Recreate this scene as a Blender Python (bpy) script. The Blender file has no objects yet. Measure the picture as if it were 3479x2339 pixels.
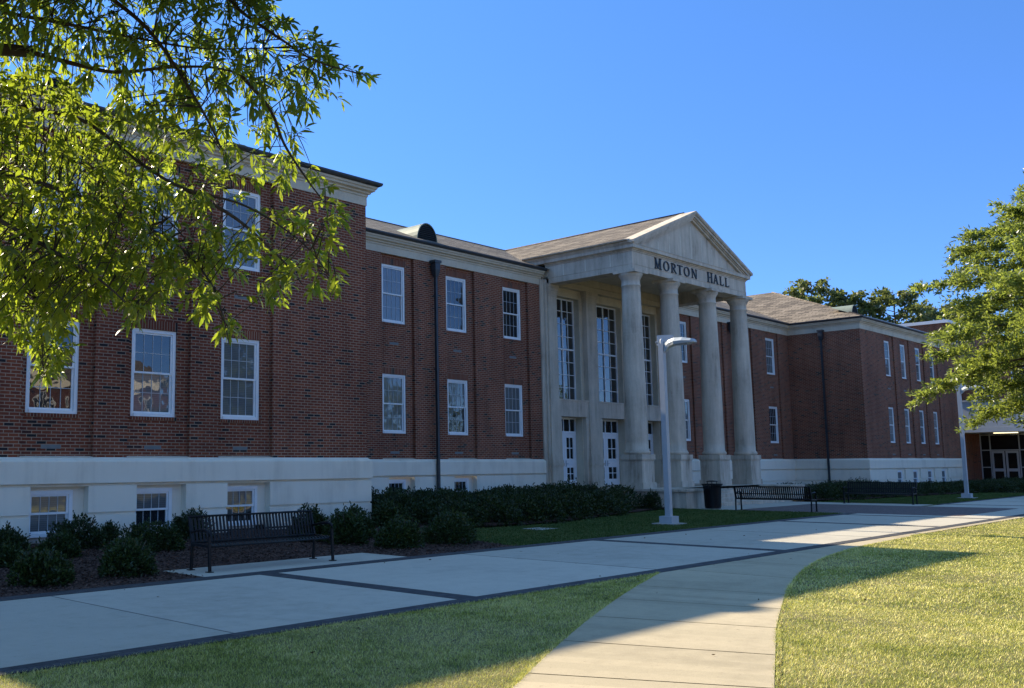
import bpy, bmesh, math, random
import numpy as np
from mathutils import Vector, Matrix
random.seed(7); RNG = np.random.default_rng(11)
S = bpy.context.scene
COL = S.collection

# ------------------------------------------------------------------ camera
CAM = dict(cz=1.638066, f=3275.576, yaw=0.76769, pitch=0.119031, roll=-0.0075466, cx=-446.284, cy=24.71)
def _basis():
    y, p, r = CAM['yaw'], CAM['pitch'], CAM['roll']
    f = np.array([math.sin(y)*math.cos(p), math.cos(y)*math.cos(p), math.sin(p)])
    ri = np.array([math.cos(y), -math.sin(y), 0.0]); up = np.cross(ri, f)
    return ri*math.cos(r)+up*math.sin(r), up*math.cos(r)-ri*math.sin(r), f
CR, CU, CF = _basis()
CO = np.array([0, 0, CAM['cz']])
cd = bpy.data.cameras.new('camera'); cam = bpy.data.objects.new('camera', cd); COL.objects.link(cam)
cam.matrix_world = Matrix(((CR[0], CU[0], -CF[0], 0), (CR[1], CU[1], -CF[1], 0), (CR[2], CU[2], -CF[2], CAM['cz']), (0, 0, 0, 1)))
cd.sensor_fit = 'HORIZONTAL'; cd.sensor_width = 36.0; cd.lens = 36.0*CAM['f']/3479
cd.shift_x = -CAM['cx']/3479; cd.shift_y = CAM['cy']/3479
cd.clip_start = 0.1; cd.clip_end = 3000
S.camera = cam
def ray_at(px, py, dist):                      # viewing ray through a point of the photograph, to a plan distance
    u, v = px*3479/2332, py*3479/2332
    d = CF + CR*(u-1739.5-CAM['cx'])/CAM['f'] - CU*(v-1169.5-CAM['cy'])/CAM['f']
    return CO + d/math.hypot(d[0], d[1])*dist

# ------------------------------------------------------------------ light
W = bpy.data.worlds.new('World'); S.world = W; W.use_nodes = True
nt = W.node_tree; nt.nodes.clear()
sky = nt.nodes.new('ShaderNodeTexSky'); sky.sky_type = 'NISHITA'; sky.sun_disc = False
SUN_DIR = Vector((-0.095, 1.473, 1.0)).normalized()      # towards the sun
sky.sun_elevation = math.asin(SUN_DIR.z); sky.sun_rotation = math.atan2(SUN_DIR.x, SUN_DIR.y)
sky.altitude = 1200; sky.air_density = 1.0; sky.dust_density = 0.0; sky.ozone_density = 4.0
bg = nt.nodes.new('ShaderNodeBackground'); bg.inputs['Strength'].default_value = 0.112
out = nt.nodes.new('ShaderNodeOutputWorld')
hs = nt.nodes.new('ShaderNodeHueSaturation'); hs.inputs['Saturation'].default_value = 1.1
nt.links.new(sky.outputs[0], hs.inputs['Color']); tcw = nt.nodes.new('ShaderNodeTexCoord'); spw = nt.nodes.new('ShaderNodeSeparateXYZ'); nt.links.new(tcw.outputs['Generated'], spw.inputs[0])
rpw = nt.nodes.new('ShaderNodeValToRGB'); nt.links.new(spw.outputs[2], rpw.inputs[0])          # horizon band dimmed, unseen zenith boosted and warmed to fill the shade
el = rpw.color_ramp.elements; el[0].position = 0.0; el[0].color = (.335, .475, .77, 1); el[1].position = .78; el[1].color = (2.05, 1.72, 1.32, 1)
for p_, c_ in ((.2, (.465, .575, .82)), (.46, (.615, .745, .91))): q_ = el.new(p_); q_.color = (*c_, 1)
mxw = nt.nodes.new('ShaderNodeMix'); mxw.data_type = 'RGBA'; mxw.blend_type = 'MULTIPLY'; mxw.inputs[0].default_value = 1.0
nt.links.new(hs.outputs[0], mxw.inputs[6]); nt.links.new(rpw.outputs[0], mxw.inputs[7]); nt.links.new(mxw.outputs[2], bg.inputs[0]); nt.links.new(bg.outputs[0], out.inputs[0])
sd = bpy.data.lights.new('sun', 'SUN'); sd.energy = 4.2; sd.angle = math.radians(0.53); sd.color = (1.0, 0.88, 0.66)
sun = bpy.data.objects.new('sun', sd); COL.objects.link(sun); sun.location = (0, 60, 60)
sun.rotation_euler = (-SUN_DIR).to_track_quat('-Z', 'Y').to_euler()
S.view_settings.view_transform = 'Standard'; S.view_settings.look = 'None'
S.view_settings.exposure = 1.34; S.view_settings.gamma = 1.0
S.render.engine = 'CYCLES'
S.cycles.max_bounces = 6; S.cycles.diffuse_bounces = 3; S.cycles.glossy_bounces = 3; S.cycles.transmission_bounces = 3
S.cycles.transparent_max_bounces = 6; S.cycles.caustics_reflective = False; S.cycles.caustics_refractive = False
S.cycles.use_denoising = True

# ------------------------------------------------------------------ materials
class NT:
    def __init__(s, name):
        m = bpy.data.materials.new(name); m.use_nodes = True; s.m = m; s.t = m.node_tree; s.t.nodes.clear()
        s.o = s.n('ShaderNodeOutputMaterial'); s.p = s.n('ShaderNodeBsdfPrincipled'); s.l(s.p.outputs[0], s.o.inputs[0])
    def n(s, k, **kw):
        x = s.t.nodes.new(k)
        for a, b in kw.items(): setattr(x, a, b)
        return x
    def l(s, a, b): s.t.links.new(a, b)
    def pos(s): return s.n('ShaderNodeNewGeometry').outputs['Position']
    def math(s, op, a, b=None, clamp=False):
        x = s.n('ShaderNodeMath', operation=op); x.use_clamp = clamp
        for i, v in enumerate((a, b)):
            if v is None: continue
            if isinstance(v, (int, float)): x.inputs[i].default_value = v
            else: s.l(v, x.inputs[i])
        return x.outputs[0]
    def noise(s, scale, detail=4, rough=.55, vec=None, vscale=None, dist=0):
        x = s.n('ShaderNodeTexNoise'); x.inputs['Scale'].default_value = scale; x.inputs['Detail'].default_value = detail
        x.inputs['Roughness'].default_value = rough; x.inputs['Distortion'].default_value = dist
        v = vec if vec is not None else s.pos()
        if vscale is not None:
            mp = s.n('ShaderNodeMapping'); mp.inputs['Scale'].default_value = vscale; s.l(v, mp.inputs[0]); v = mp.outputs[0]
        s.l(v, x.inputs['Vector']); return x.outputs['Fac']
    def ramp(s, fac, stops):
        x = s.n('ShaderNodeValToRGB'); s.l(fac, x.inputs[0]); e = x.color_ramp.elements
        while len(e) > 1: e.remove(e[-1])
        e[0].position = stops[0][0]; e[0].color = (*stops[0][1], 1)
        for p, c in stops[1:]:
            q = e.new(p); q.color = (*c, 1)
        return x.outputs[0]
    def mix(s, fac, a, b, mode='MIX'):
        x = s.n('ShaderNodeMix', data_type='RGBA', blend_type=mode)
        for i, v in ((0, fac), (6, a), (7, b)):
            if isinstance(v, (int, float)): x.inputs[i].default_value = v
            elif isinstance(v, tuple): x.inputs[i].default_value = (*v, 1)
            else: s.l(v, x.inputs[i])
        return x.outputs[2]
    def bump(s, h, strength=.3, dist=.01):
        x = s.n('ShaderNodeBump'); x.inputs['Strength'].default_value = strength; x.inputs['Distance'].default_value = dist
        s.l(h, x.inputs['Height']); s.l(x.outputs[0], s.p.inputs['Normal'])
    def col(s, c):
        if isinstance(c, tuple): s.p.inputs['Base Color'].default_value = (*c, 1)
        else: s.l(c, s.p.inputs['Base Color'])
    def wallcoord(s, vmul=1.0):
        g = s.n('ShaderNodeNewGeometry'); sp = s.n('ShaderNodeSeparateXYZ'); s.l(g.outputs['Position'], sp.inputs[0])
        sn = s.n('ShaderNodeSeparateXYZ'); s.l(g.outputs['True Normal'], sn.inputs[0])
        side = s.math('GREATER_THAN', s.math('ABSOLUTE', sn.outputs[0]), s.math('ABSOLUTE', sn.outputs[1]))
        u = s.math('ADD', s.math('MULTIPLY', side, sp.outputs[1]), s.math('MULTIPLY', s.math('SUBTRACT', 1.0, side), sp.outputs[0]))
        return u, s.math('MULTIPLY', sp.outputs[2], vmul)
    def comb(s, a, b):
        x = s.n('ShaderNodeCombineXYZ'); s.l(a, x.inputs[0]); s.l(b, x.inputs[1]); return x.outputs[0]
    def set(s, rough=.8, spec=.3, metal=0.0):
        s.p.inputs['Roughness'].default_value = rough; s.p.inputs['Specular IOR Level'].default_value = spec
        s.p.inputs['Metallic'].default_value = metal; return s.m

def m_brick(name, soldier=False, tone=1.0):
    k = NT(name); u, v = k.wallcoord()
    b = k.n('ShaderNodeTexBrick')
    b.inputs['Scale'].default_value = 1.0; b.inputs['Mortar Size'].default_value = .0100; b.inputs['Mortar Smooth'].default_value = .15
    b.inputs['Bias'].default_value = -.25
    b.inputs['Brick Width'].default_value = .226; b.inputs['Row Height'].default_value = .0752
    if soldier:
        b.offset = 0.0; k.l(k.comb(v, u), b.inputs['Vector']); b.inputs['Brick Width'].default_value = 10.0
    else: k.l(k.comb(u, v), b.inputs['Vector'])
    mo = tuple(x*tone for x in (.41, .29, .205)); b.inputs['Bias'].default_value = 0.0
    b.inputs['Color1'].default_value = (0, 0, 0, 1); b.inputs['Color2'].default_value = (1, 1, 1, 1); b.inputs['Mortar'].default_value = (.5, .5, .5, 1)
    tint = k.ramp(b.outputs['Color'], [(p, tuple(x*tone for x in c)) for p, c in ((0, (.255, .072, .034)), (.12, (.22, .061, .031)), (.5, (.198, .053, .028)), (.85, (.165, .045, .026)), (.93, (.12, .036, .025)), (.955, (.030, .026, .027)))])
    n = k.noise(.33, 5, .6); n2 = k.noise(9, 3, .6); n3 = k.noise(1.0, 5, .6, vscale=(2.2, 2.2, .22))
    mort = k.mix(n2, mo, tuple(x*.72 for x in mo))
    c = k.mix(b.outputs['Fac'], tint, mort)
    c = k.mix(1.0, c, k.ramp(n, [(.25, (.74, .72, .72)), (.75, (1.2, 1.18, 1.15))]), 'MULTIPLY')
    c = k.mix(1.0, c, k.ramp(n3, [(.28, (.76, .75, .75)), (.5, (1, 1, 1)), (.75, (1.1, 1.1, 1.1))]), 'MULTIPLY')
    c = k.mix(1.0, c, k.ramp(n2, [(.2, (.84, .84, .85)), (.8, (1.16, 1.14, 1.12))]), 'MULTIPLY')
    k.col(c); h = k.math('SUBTRACT', 1.0, b.outputs['Fac']); k.bump(h, .6, .006)
    return k.set(.88, .2)
def m_stone(name, base, dark, streak=.5, rough=.85, grain=1.0, joints=False):
    k = NT(name)
    n1 = k.noise(.9, 6, .66); n2 = k.noise(1.0, 6, .68, vscale=(3.2, 3.2, .35)); n3 = k.noise(38, 3, .6)
    f = k.math('ADD', k.math('MULTIPLY', n1, 1-streak), k.math('MULTIPLY', n2, streak))
    c = k.ramp(f, [(.30, dark), (.45, tuple((a*.6+b*.4) for a, b in zip(base, dark))), (.62, base), (.85, tuple(min(1, a*1.08) for a in base))])
    c = k.mix(1.0, c, k.ramp(n3, [(.25, (1-.10*grain,)*3), (.75, (1+.08*grain,)*3)]), 'MULTIPLY')
    k.col(c); k.bump(n3, .12, .004); return k.set(rough, .25)
def m_stucco(name):
    k = NT(name); n1 = k.noise(.8, 6, .6); n2 = k.noise(1.0, 6, .65, vscale=(3, 3, .3)); n3 = k.noise(7, 5, .7)
    c = k.ramp(k.math('ADD', k.math('MULTIPLY', n1, .5), k.math('MULTIPLY', n2, .5)), [(.3, (.66, .59, .475)), (.48, (.81, .735, .60)), (.7, (.85, .775, .64))])
    sp = k.n('ShaderNodeSeparateXYZ'); k.l(k.pos(), sp.inputs[0])
    low = k.math('SUBTRACT', k.math('MULTIPLY', n3, .75), sp.outputs[2])          # soil splash along the foot of the wall
    c = k.mix(k.math('MULTIPLY', low, 1.6, True), c, (.30, .22, .16)); k.col(c); k.bump(n3, .1, .004); return k.set(.85, .2)
def m_plain(name, c, rough=.5, spec=.4, metal=0.0, var=.12, scale=6):
    k = NT(name); n = k.noise(scale, 5, .6)
    k.col(k.ramp(n, [(.25, tuple(x*(1-var) for x in c)), (.75, tuple(min(1, x*(1+var)) for x in c))])); return k.set(rough, spec, metal)
def m_glass(name, c, ior=1.9, wave=.02, blind=False, rough=.02):
    k = NT(name)
    if blind:
        sp = k.n('ShaderNodeSeparateXYZ'); k.l(k.pos(), sp.inputs[0])
        w = k.math('FRACT', k.math('MULTIPLY', sp.outputs[2], 22.0))
        k.col(k.ramp(w, [(.0, tuple(x*.55 for x in c)), (.35, c), (1.0, tuple(x*.8 for x in c))]))
    else: k.col(k.ramp(k.noise(1.3, 3, .5), [(.3, tuple(x*.6 for x in c)), (.7, tuple(x*1.3 for x in c))]))
    k.p.inputs['Roughness'].default_value = .9; k.p.inputs['Specular IOR Level'].default_value = 0.0
    k.p.inputs['Coat Weight'].default_value = 1.0; k.p.inputs['Coat IOR'].default_value = ior; k.p.inputs['Coat Roughness'].default_value = rough
    x = k.n('ShaderNodeBump'); x.inputs['Strength'].default_value = 1.0; x.inputs['Distance'].default_value = wave
    k.l(k.noise(1.7, 2, .45), x.inputs['Height']); k.l(x.outputs[0], k.p.inputs['Coat Normal'])
    return k.m
def m_leaf(name, dark, light, trans, mixf=.45, rough=.42, spec=.45, seed=0.0):
    k = NT(name); g = k.n('ShaderNodeNewGeometry'); r = g.outputs['Random Per Island']
    n = k.noise(1.1, 3, .6)
    f = k.math('ADD', k.math('MULTIPLY', r, .6), k.math('MULTIPLY', n, .4))
    c = k.ramp(f, [(.2, dark), (.75, light), (.97, tuple(min(1, a*1.25) for a in light))])
    k.col(c); k.set(rough, spec)
    t = k.n('ShaderNodeBsdfTranslucent'); k.l(k.mix(1.0, k.ramp(r, [(0, (.75, .8, .7)), (1, (1.2, 1.12, 1.1))]), trans, 'MULTIPLY'), t.inputs[0])
    mx = k.n('ShaderNodeMixShader'); mx.inputs[0].default_value = mixf
    k.l(k.p.outputs[0], mx.inputs[1]); k.l(t.outputs[0], mx.inputs[2]); k.l(mx.outputs[0], k.o.inputs[0]); return k.m
def m_concrete(name, a, b, bandy=None):
    k = NT(name); n1 = k.noise(.35, 5, .6); n2 = k.noise(3.2, 6, .65); n3 = k.noise(120, 2, .6); n4 = k.noise(14, 4, .7)
    f = k.math('ADD', k.math('MULTIPLY', n1, .5), k.math('MULTIPLY', n2, .5))
    c = k.ramp(f, [(.3, b), (.5, a), (.72, tuple(x*1.1 for x in a))])
    c = k.mix(1.0, c, k.ramp(n3, [(.3, (.88, .88, .88)), (.7, (1.1, 1.1, 1.1))]), 'MULTIPLY')
    c = k.mix(1.0, c, k.ramp(n4, [(.20, (.62, .60, .58)), (.38, (1, 1, 1)), (.7, (1.05, 1.05, 1.04))]), 'MULTIPLY')
    isl = k.n('ShaderNodeNewGeometry').outputs['Random Per Island']; c = k.mix(1.0, c, k.ramp(isl, [(0, (.90, .90, .89)), (1, (1.07, 1.06, 1.05))]), 'MULTIPLY')
    k.col(c); k.bump(n3, .2, .003); return k.set(.9, .25)
def m_pavers(name, c1, c2, w, h, mort):
    k = NT(name); b = k.n('ShaderNodeTexBrick'); k.l(k.pos(), b.inputs['Vector'])
    b.inputs['Scale'].default_value = 1.0; b.inputs['Brick Width'].default_value = w; b.inputs['Row Height'].default_value = h
    b.inputs['Mortar Size'].default_value = .006; b.inputs['Color1'].default_value = (*c1, 1); b.inputs['Color2'].default_value = (*c2, 1)
    b.inputs['Mortar'].default_value = (*mort, 1)
    n = k.noise(5, 5, .6); k.col(k.mix(1.0, b.outputs['Color'], k.ramp(n, [(.25, (.75, .75, .75)), (.75, (1.2, 1.2, 1.2))]), 'MULTIPLY'))
    k.bump(k.math('SUBTRACT', 1.0, b.outputs['Fac']), .5, .005); return k.set(.85, .25)
def m_shingle(name):
    k = NT(name); u, v = k.wallcoord(2.65); b = k.n('ShaderNodeTexBrick'); k.l(k.comb(u, v), b.inputs['Vector'])
    b.inputs['Scale'].default_value = 1.0; b.inputs['Brick Width'].default_value = .62; b.inputs['Row Height'].default_value = .27
    b.inputs['Mortar Size'].default_value = .022; b.inputs['Mortar Smooth'].default_value = .3; b.inputs['Bias'].default_value = .0
    b.inputs['Color1'].default_value = (.265, .22, .175, 1); b.inputs['Color2'].default_value = (.115, .095, .08, 1); b.inputs['Mortar'].default_value = (.045, .037, .03, 1)
    n = k.noise(1.1, 5, .65); n2 = k.noise(30, 3, .6)
    c = k.mix(1.0, b.outputs['Color'], k.ramp(n, [(.25, (.72, .72, .72)), (.75, (1.2, 1.18, 1.15))]), 'MULTIPLY')
    c = k.mix(1.0, c, k.ramp(n2, [(.25, (.8, .8, .8)), (.75, (1.2, 1.2, 1.2))]), 'MULTIPLY'); k.col(c)
    k.bump(k.math('SUBTRACT', 1.0, b.outputs['Fac']), .8, .015); return k.set(.92, .15)
def m_grass(name, g1, g2, dry, s=1.0):
    k = NT(name); n1 = k.noise(.5, 5, .65); n2 = k.noise(3.5, 4, .65); r = k.n('ShaderNodeNewGeometry').outputs['Random Per Island']
    f = k.math('ADD', k.math('ADD', k.math('MULTIPLY', n1, .45), k.math('MULTIPLY', n2, .35)), k.math('MULTIPLY', r, .25))
    k.col(k.ramp(f, [(.36, g1), (.47, g2), (.59, dry), (.78, tuple(x*1.12 for x in dry))])); k.set(.75, .2)
    t = k.n('ShaderNodeBsdfTranslucent'); t.inputs[0].default_value = (g2[0]*1.5, g2[1]*1.5, g2[2]*1.2, 1)
    mx = k.n('ShaderNodeMixShader'); mx.inputs[0].default_value = .22
    k.l(k.p.outputs[0], mx.inputs[1]); k.l(t.outputs[0], mx.inputs[2]); k.l(mx.outputs[0], k.o.inputs[0]); return k.m
def m_soil(name, a, b, sc):
    k = NT(name); v = k.n('ShaderNodeTexVoronoi'); v.inputs['Scale'].default_value = sc; k.l(k.pos(), v.inputs['Vector'])
    sp = k.n('ShaderNodeSeparateColor'); k.l(v.outputs['Color'], sp.inputs[0])
    n = k.noise(1.5, 4, .6); c = k.ramp(sp.outputs[0], [(.1, a), (.6, b), (.95, tuple(x*1.7 for x in b))])
    k.col(k.mix(1.0, c, k.ramp(n, [(.25, (.7, .7, .7)), (.75, (1.2, 1.2, 1.2))]), 'MULTIPLY')); k.bump(sp.outputs[1], .8, .03); return k.set(.95, .1)

M = dict(
    brick=m_brick('red_brick'), soldier=m_brick('soldier_brick', True, .92), brick_far=m_brick('far_brick', tone=1.05),
    stone=m_stone('limestone', (.68, .57, .445), (.25, .20, .15), .62), stone_trim=m_stone('limestone_trim', (.66, .57, .43), (.42, .35, .255), .35),
    stone_dirty=m_stone('weathered_limestone', (.66, .565, .45), (.15, .11, .075), .7), base=m_stucco('painted_stucco'),
    gutter=m_plain('dark_bronze_metal', (.030, .034, .040), .45, .5, 0, .35), white=m_plain('white_paint', (.80, .80, .79), .45, .4, 0, .04),
    muntin=m_plain('pale_muntin', (.45, .47, .48), .5, .3), copper=m_plain('green_copper', (.21, .245, .195), .6, .4, 0, .22, 3), louver=m_plain('grey_louver', (.03, .033, .036), .6, .3),
    shingle=m_shingle('asphalt_shingle'), black=m_plain('black_powder_coat', (.006, .0065, .008), .45, .25, 0, .2), letter=m_plain('black_letter', (.018, .02, .025), .5, .4),
    glass=m_glass('window_glass', (.018, .022, .026), 1.8, wave=.005), blind=m_glass('window_glass_with_blinds', (.15, .158, .16), 1.8, blind=True, wave=.004), glass_big=m_glass('portico_glass', (.016, .018, .02), 2.1, .008),
    glass_dark=m_glass('entrance_glass', (.012, .013, .014), 1.35, .01), door=m_plain('white_door_paint', (.78, .79, .80), .4, .4, 0, .03),
    concrete=m_concrete('pale_concrete', (.46, .42, .355), (.36, .325, .275)), path=m_concrete('path_concrete', (.43, .36, .25), (.33, .275, .19)),
    band=m_pavers('dark_band_pavers', (.075, .073, .078), (.050, .05, .055), .2, .1, (.03, .03, .03)), paver=m_pavers('brown_pavers', (.175, .125, .115), (.125, .095, .09), .2, .1, (.07, .06, .055)),
    pole=m_plain('grey_lamp_paint', (.40, .42, .45), .42, .4, 0, .05), lampgrey=m_plain('lamp_head_grey', (.42, .45, .47), .4, .4, 0, .05), lens=m_plain('lamp_lens', (.25, .26, .27), .2, .5),
    bark=m_stone('bark', (.085, .065, .048), (.03, .024, .018), .6), mulch=m_soil('mulch', (.022, .013, .011), (.085, .050, .040), 26),
    lawn=m_grass('lawn_soil', (.055, .065, .017), (.11, .11, .032), (.20, .17, .075)), blade=m_grass('grass_blade', (.16, .20, .032), (.45, .45, .095), (.84, .74, .31)), blade_green=m_grass('shaded_green_blade', (.035, .070, .016), (.060, .105, .024), (.12, .14, .045)),  # green blades: greener turf, with shade darkness put into the colour
    leafL=m_leaf('willow_oak_leaf', (.022, .036, .008), (.060, .090, .016), (.47, .59, .045), .47, .34, .5), leafR=m_leaf('sunlit_oak_leaf', (.042, .062, .016), (.11, .15, .036), (.40, .48, .08), .44, .35, .55),
    leafB=m_leaf('maple_leaf', (.035, .05, .014), (.08, .10, .028), (.26, .30, .08), .38), shrub=m_leaf('holly_leaf', (.013, .026, .007), (.050, .078, .021), (.09, .12, .022), .2, .45, .35),
    shrub_dark=m_leaf('hedge_leaf', (.010, .019, .006), (.045, .066, .020), (.07, .095, .018), .2, .45, .3), canopy=m_plain('grey_metal_panel', (.46, .49, .53), .5, .4, 0, .05),
    alu=m_plain('aluminium', (.42, .43, .44), .45, .4, 0, .06), coping=m_plain('white_coping', (.7, .71, .72), .5, .3, 0, .04), vent=m_plain('vent_metal', (.17, .175, .17), .6, .3),
    plate=m_concrete('cover_concrete', (.42, .40, .36), (.3, .28, .25)), interior=m_plain('dark_interior', (.03, .03, .032), .9, .1), twig=m_plain('twig', (.045, .036, .022), .8, .2), dust=m_plain('wood_chip', (.10, .06, .045), .9, .1, 0, .5, 40))
_k = NT('ceiling_tube'); _k.p.inputs['Emission Color'].default_value = (1, .85, .5, 1); _k.p.inputs['Emission Strength'].default_value = .9; M['tube'] = _k.m

# ------------------------------------------------------------------ mesh helpers
class MB:
    def __init__(s): s.v = []; s.f = []; s.sm = []
    def add(s, vs, fs, smooth=False):
        o = len(s.v); s.v += [tuple(map(float, p)) for p in vs]; s.f += [tuple(i+o for i in f) for f in fs]; s.sm += [smooth]*len(fs); return s
    def box(s, x0, x1, y0, y1, z0, z1):
        x0, x1 = min(x0, x1), max(x0, x1); y0, y1 = min(y0, y1), max(y0, y1); z0, z1 = min(z0, z1), max(z0, z1)
        return s.add([(x0,y0,z0),(x1,y0,z0),(x1,y1,z0),(x0,y1,z0),(x0,y0,z1),(x1,y0,z1),(x1,y1,z1),(x0,y1,z1)],
                     [(0,3,2,1),(4,5,6,7),(0,1,5,4),(1,2,6,5),(2,3,7,6),(3,0,4,7)])
    def quad(s, a, b, c, d): return s.add([a, b, c, d], [(0, 1, 2, 3)])
    def bar(s, a, b, w, h, up=(0, 0, 1)):
        a, b = Vector(a), Vector(b); d = (b-a).normalized(); u = Vector(up)
        if abs(d.dot(u)) > .98: u = Vector((1, 0, 0))
        r = d.cross(u).normalized()*w/2; u = r.cross(d).normalized()*h/2
        vs = [a-r-u, a+r-u, a+r+u, a-r+u, b-r-u, b+r-u, b+r+u, b-r+u]
        return s.add(vs, [(0,1,2,3),(7,6,5,4),(0,4,5,1),(1,5,6,2),(2,6,7,3),(3,7,4,0)])
    def tube(s, pts, rad, n=8, cap=True):
        P = [Vector(p) for p in pts]; R = rad if hasattr(rad, '__len__') else [rad]*len(P); vs = []; fs = []; ref = Vector((.13, .21, 1)).normalized()
        for i, p in enumerate(P):
            d = (P[min(i+1, len(P)-1)]-P[max(i-1, 0)]).normalized(); a = d.cross(ref)
            if a.length < .05: a = d.cross(Vector((1, 0, 0)))
            a.normalize(); b = d.cross(a)
            for k in range(n):
                t = 2*math.pi*k/n; vs.append(p+(a*math.cos(t)+b*math.sin(t))*R[i])
        for i in range(len(P)-1):
            for k in range(n): fs.append((i*n+k, i*n+(k+1) % n, (i+1)*n+(k+1) % n, (i+1)*n+k))
        if cap: fs.append(tuple(range(n))[::-1]); fs.append(tuple((len(P)-1)*n+k for k in range(n)))
        return s.add(vs, fs, True)
    def lathe(s, prof, cx, cy, n=32, smooth=True, cap=True):
        vs = []; fs = []
        for r, z in prof:
            for k in range(n): t = 2*math.pi*k/n; vs.append((cx+r*math.cos(t), cy+r*math.sin(t), z))
        for i in range(len(prof)-1):
            for k in range(n): fs.append((i*n+k, i*n+(k+1) % n, (i+1)*n+(k+1) % n, (i+1)*n+k))
        s.add(vs, fs, smooth)
        if cap: s.add([vs[k] for k in range(n)], [tuple(range(n))[::-1]]); s.add([vs[(len(prof)-1)*n+k] for k in range(n)], [tuple(range(n))])
        return s
    def extrude_path(s, path, prof, cap=True):
        """prof = (outward offset, z); outward is the right-hand side of the walking direction, mitred at corners"""
        P = [Vector((p[0], p[1])) for p in path]; rows = []
        for i, p in enumerate(P):
            d0 = (P[i]-P[i-1]).normalized() if i else (P[1]-P[0]).normalized(); d1 = (P[i+1]-P[i]).normalized() if i < len(P)-1 else d0
            n0 = Vector((d0.y, -d0.x)); n1 = Vector((d1.y, -d1.x)); m = (n0+n1); m = m/max(.2, m.dot(n0))
            rows.append([(p.x+m.x*o, p.y+m.y*o, z) for o, z in prof])
        k = len(prof)
        for i in range(len(P)-1):
            for j in range(k-1): s.quad(rows[i][j], rows[i+1][j], rows[i+1][j+1], rows[i][j+1])
        if cap: s.add(rows[0], [tuple(range(k))]); s.add(rows[-1], [tuple(range(k))[::-1]])
        return s
    def prism(s, poly, a0, a1, axis='y'):
        """poly of 2D points in the plane across `axis`, extruded from a0 to a1"""
        def P(u, v, a): return (u, a, v) if axis == 'y' else ((a, u, v) if axis == 'x' else (u, v, a))
        n = len(poly); vs = [P(u, v, a0) for u, v in poly]+[P(u, v, a1) for u, v in poly]
        fs = [tuple(range(n)), tuple(range(2*n-1, n-1, -1))]+[(i, (i+1) % n + 0, (i+1) % n+n, i+n)[::-1] for i in range(n)]
        return s.add(vs, fs)
    def wall(s, axis, plane, u0, u1, z0, z1, holes=(), depth=.1, sign=1):
        """wall sheet with holes (u0,u1,z0,z1); reveals go `depth` inwards (sign*axis)"""
        us = sorted({u0, u1, *[h[i] for h in holes for i in (0, 1) if u0 < h[i] < u1]}); zs = sorted({z0, z1, *[h[i] for h in holes for i in (2, 3) if z0 < h[i] < z1]})
        P = (lambda u, z, d=0: (u, plane+sign*d, z)) if axis == 'y' else (lambda u, z, d=0: (plane+sign*d, u, z))
        for i in range(len(us)-1):
            for j in range(len(zs)-1):
                cu, cz = (us[i]+us[i+1])/2, (zs[j]+zs[j+1])/2
                if any(h[0] < cu < h[1] and h[2] < cz < h[3] for h in holes): continue
                s.quad(P(us[i], zs[j]), P(us[i+1], zs[j]), P(us[i+1], zs[j+1]), P(us[i], zs[j+1]))
        for a, b, c, d in holes:
            s.quad(P(a, c), P(a, d), P(a, d, depth), P(a, c, depth)); s.quad(P(b, d), P(b, c), P(b, c, depth), P(b, d, depth))
            if d < z1-1e-4: s.quad(P(a, d), P(b, d), P(b, d, depth), P(a, d, depth))
            if c > z0+1e-4: s.quad(P(b, c), P(a, c), P(a, c, depth), P(b, c, depth))
        return s
    def build(s, name, mat, parent=None, kind=None):
        me = bpy.data.meshes.new(name); me.from_pydata(s.v, [], s.f); me.materials.append(mat)
        me.polygons.foreach_set('use_smooth', s.sm); me.update()
        bm = bmesh.new(); bm.from_mesh(me); bmesh.ops.recalc_face_normals(bm, faces=bm.faces); bm.to_mesh(me); bm.free()
        o = bpy.data.objects.new(name, me); COL.objects.link(o)
        if parent: o.parent = parent
        if kind: o['kind'] = kind
        return o
def np_mesh(name, V, groups, mat, parent=None, smooth=False):
    """V (n,3); groups = list of index arrays (m,k)"""
    me = bpy.data.meshes.new(name); me.vertices.add(len(V)); me.vertices.foreach_set('co', np.asarray(V, np.float32).ravel())
    idx = np.concatenate([g.ravel() for g in groups]).astype(np.int32); tot = np.concatenate([np.full(len(g), g.shape[1]) for g in groups]).astype(np.int32)
    me.loops.add(len(idx)); me.loops.foreach_set('vertex_index', idx); me.polygons.add(len(tot))
    me.polygons.foreach_set('loop_start', (np.cumsum(tot)-tot).astype(np.int32)); me.polygons.foreach_set('loop_total', tot)
    if smooth: me.polygons.foreach_set('use_smooth', np.ones(len(tot), bool))
    me.materials.append(mat); me.update(calc_edges=True); me.validate()
    o = bpy.data.objects.new(name, me); COL.objects.link(o)
    if parent: o.parent = parent
    return o
def unit(a): return a/np.maximum(np.linalg.norm(a, axis=-1, keepdims=True), 1e-9)
def leaves(P, Dr, L, Wd, droop=.25, fold=.18, rng=RNG):
    """lanceolate leaves: base point, direction, length, width -> verts and face groups"""
    n = len(P); Dr = unit(Dr); up = unit(rng.normal(size=(n, 3))*.55+np.array([0, 0, 1.0])); s = unit(np.cross(Dr, up)); nn = np.cross(s, Dr)
    L = L[:, None]; Wd = Wd[:, None]; g = np.array([0, 0, -1.0])
    c = lambda t: P+Dr*L*t+g*droop*L*t*t
    v = np.stack([P, c(.32)+s*Wd*.46+nn*Wd*fold, c(.32)-s*Wd*.46+nn*Wd*fold, c(.7)+s*Wd*.42+nn*Wd*fold, c(.7)-s*Wd*.42+nn*Wd*fold, c(1.0)], 1).reshape(-1, 3)
    b = (np.arange(n)*6)[:, None]
    return v, [b+np.array([[0, 2, 1]]), b+np.array([[1, 2, 4, 3]]), b+np.array([[3, 4, 5]])]
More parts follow.
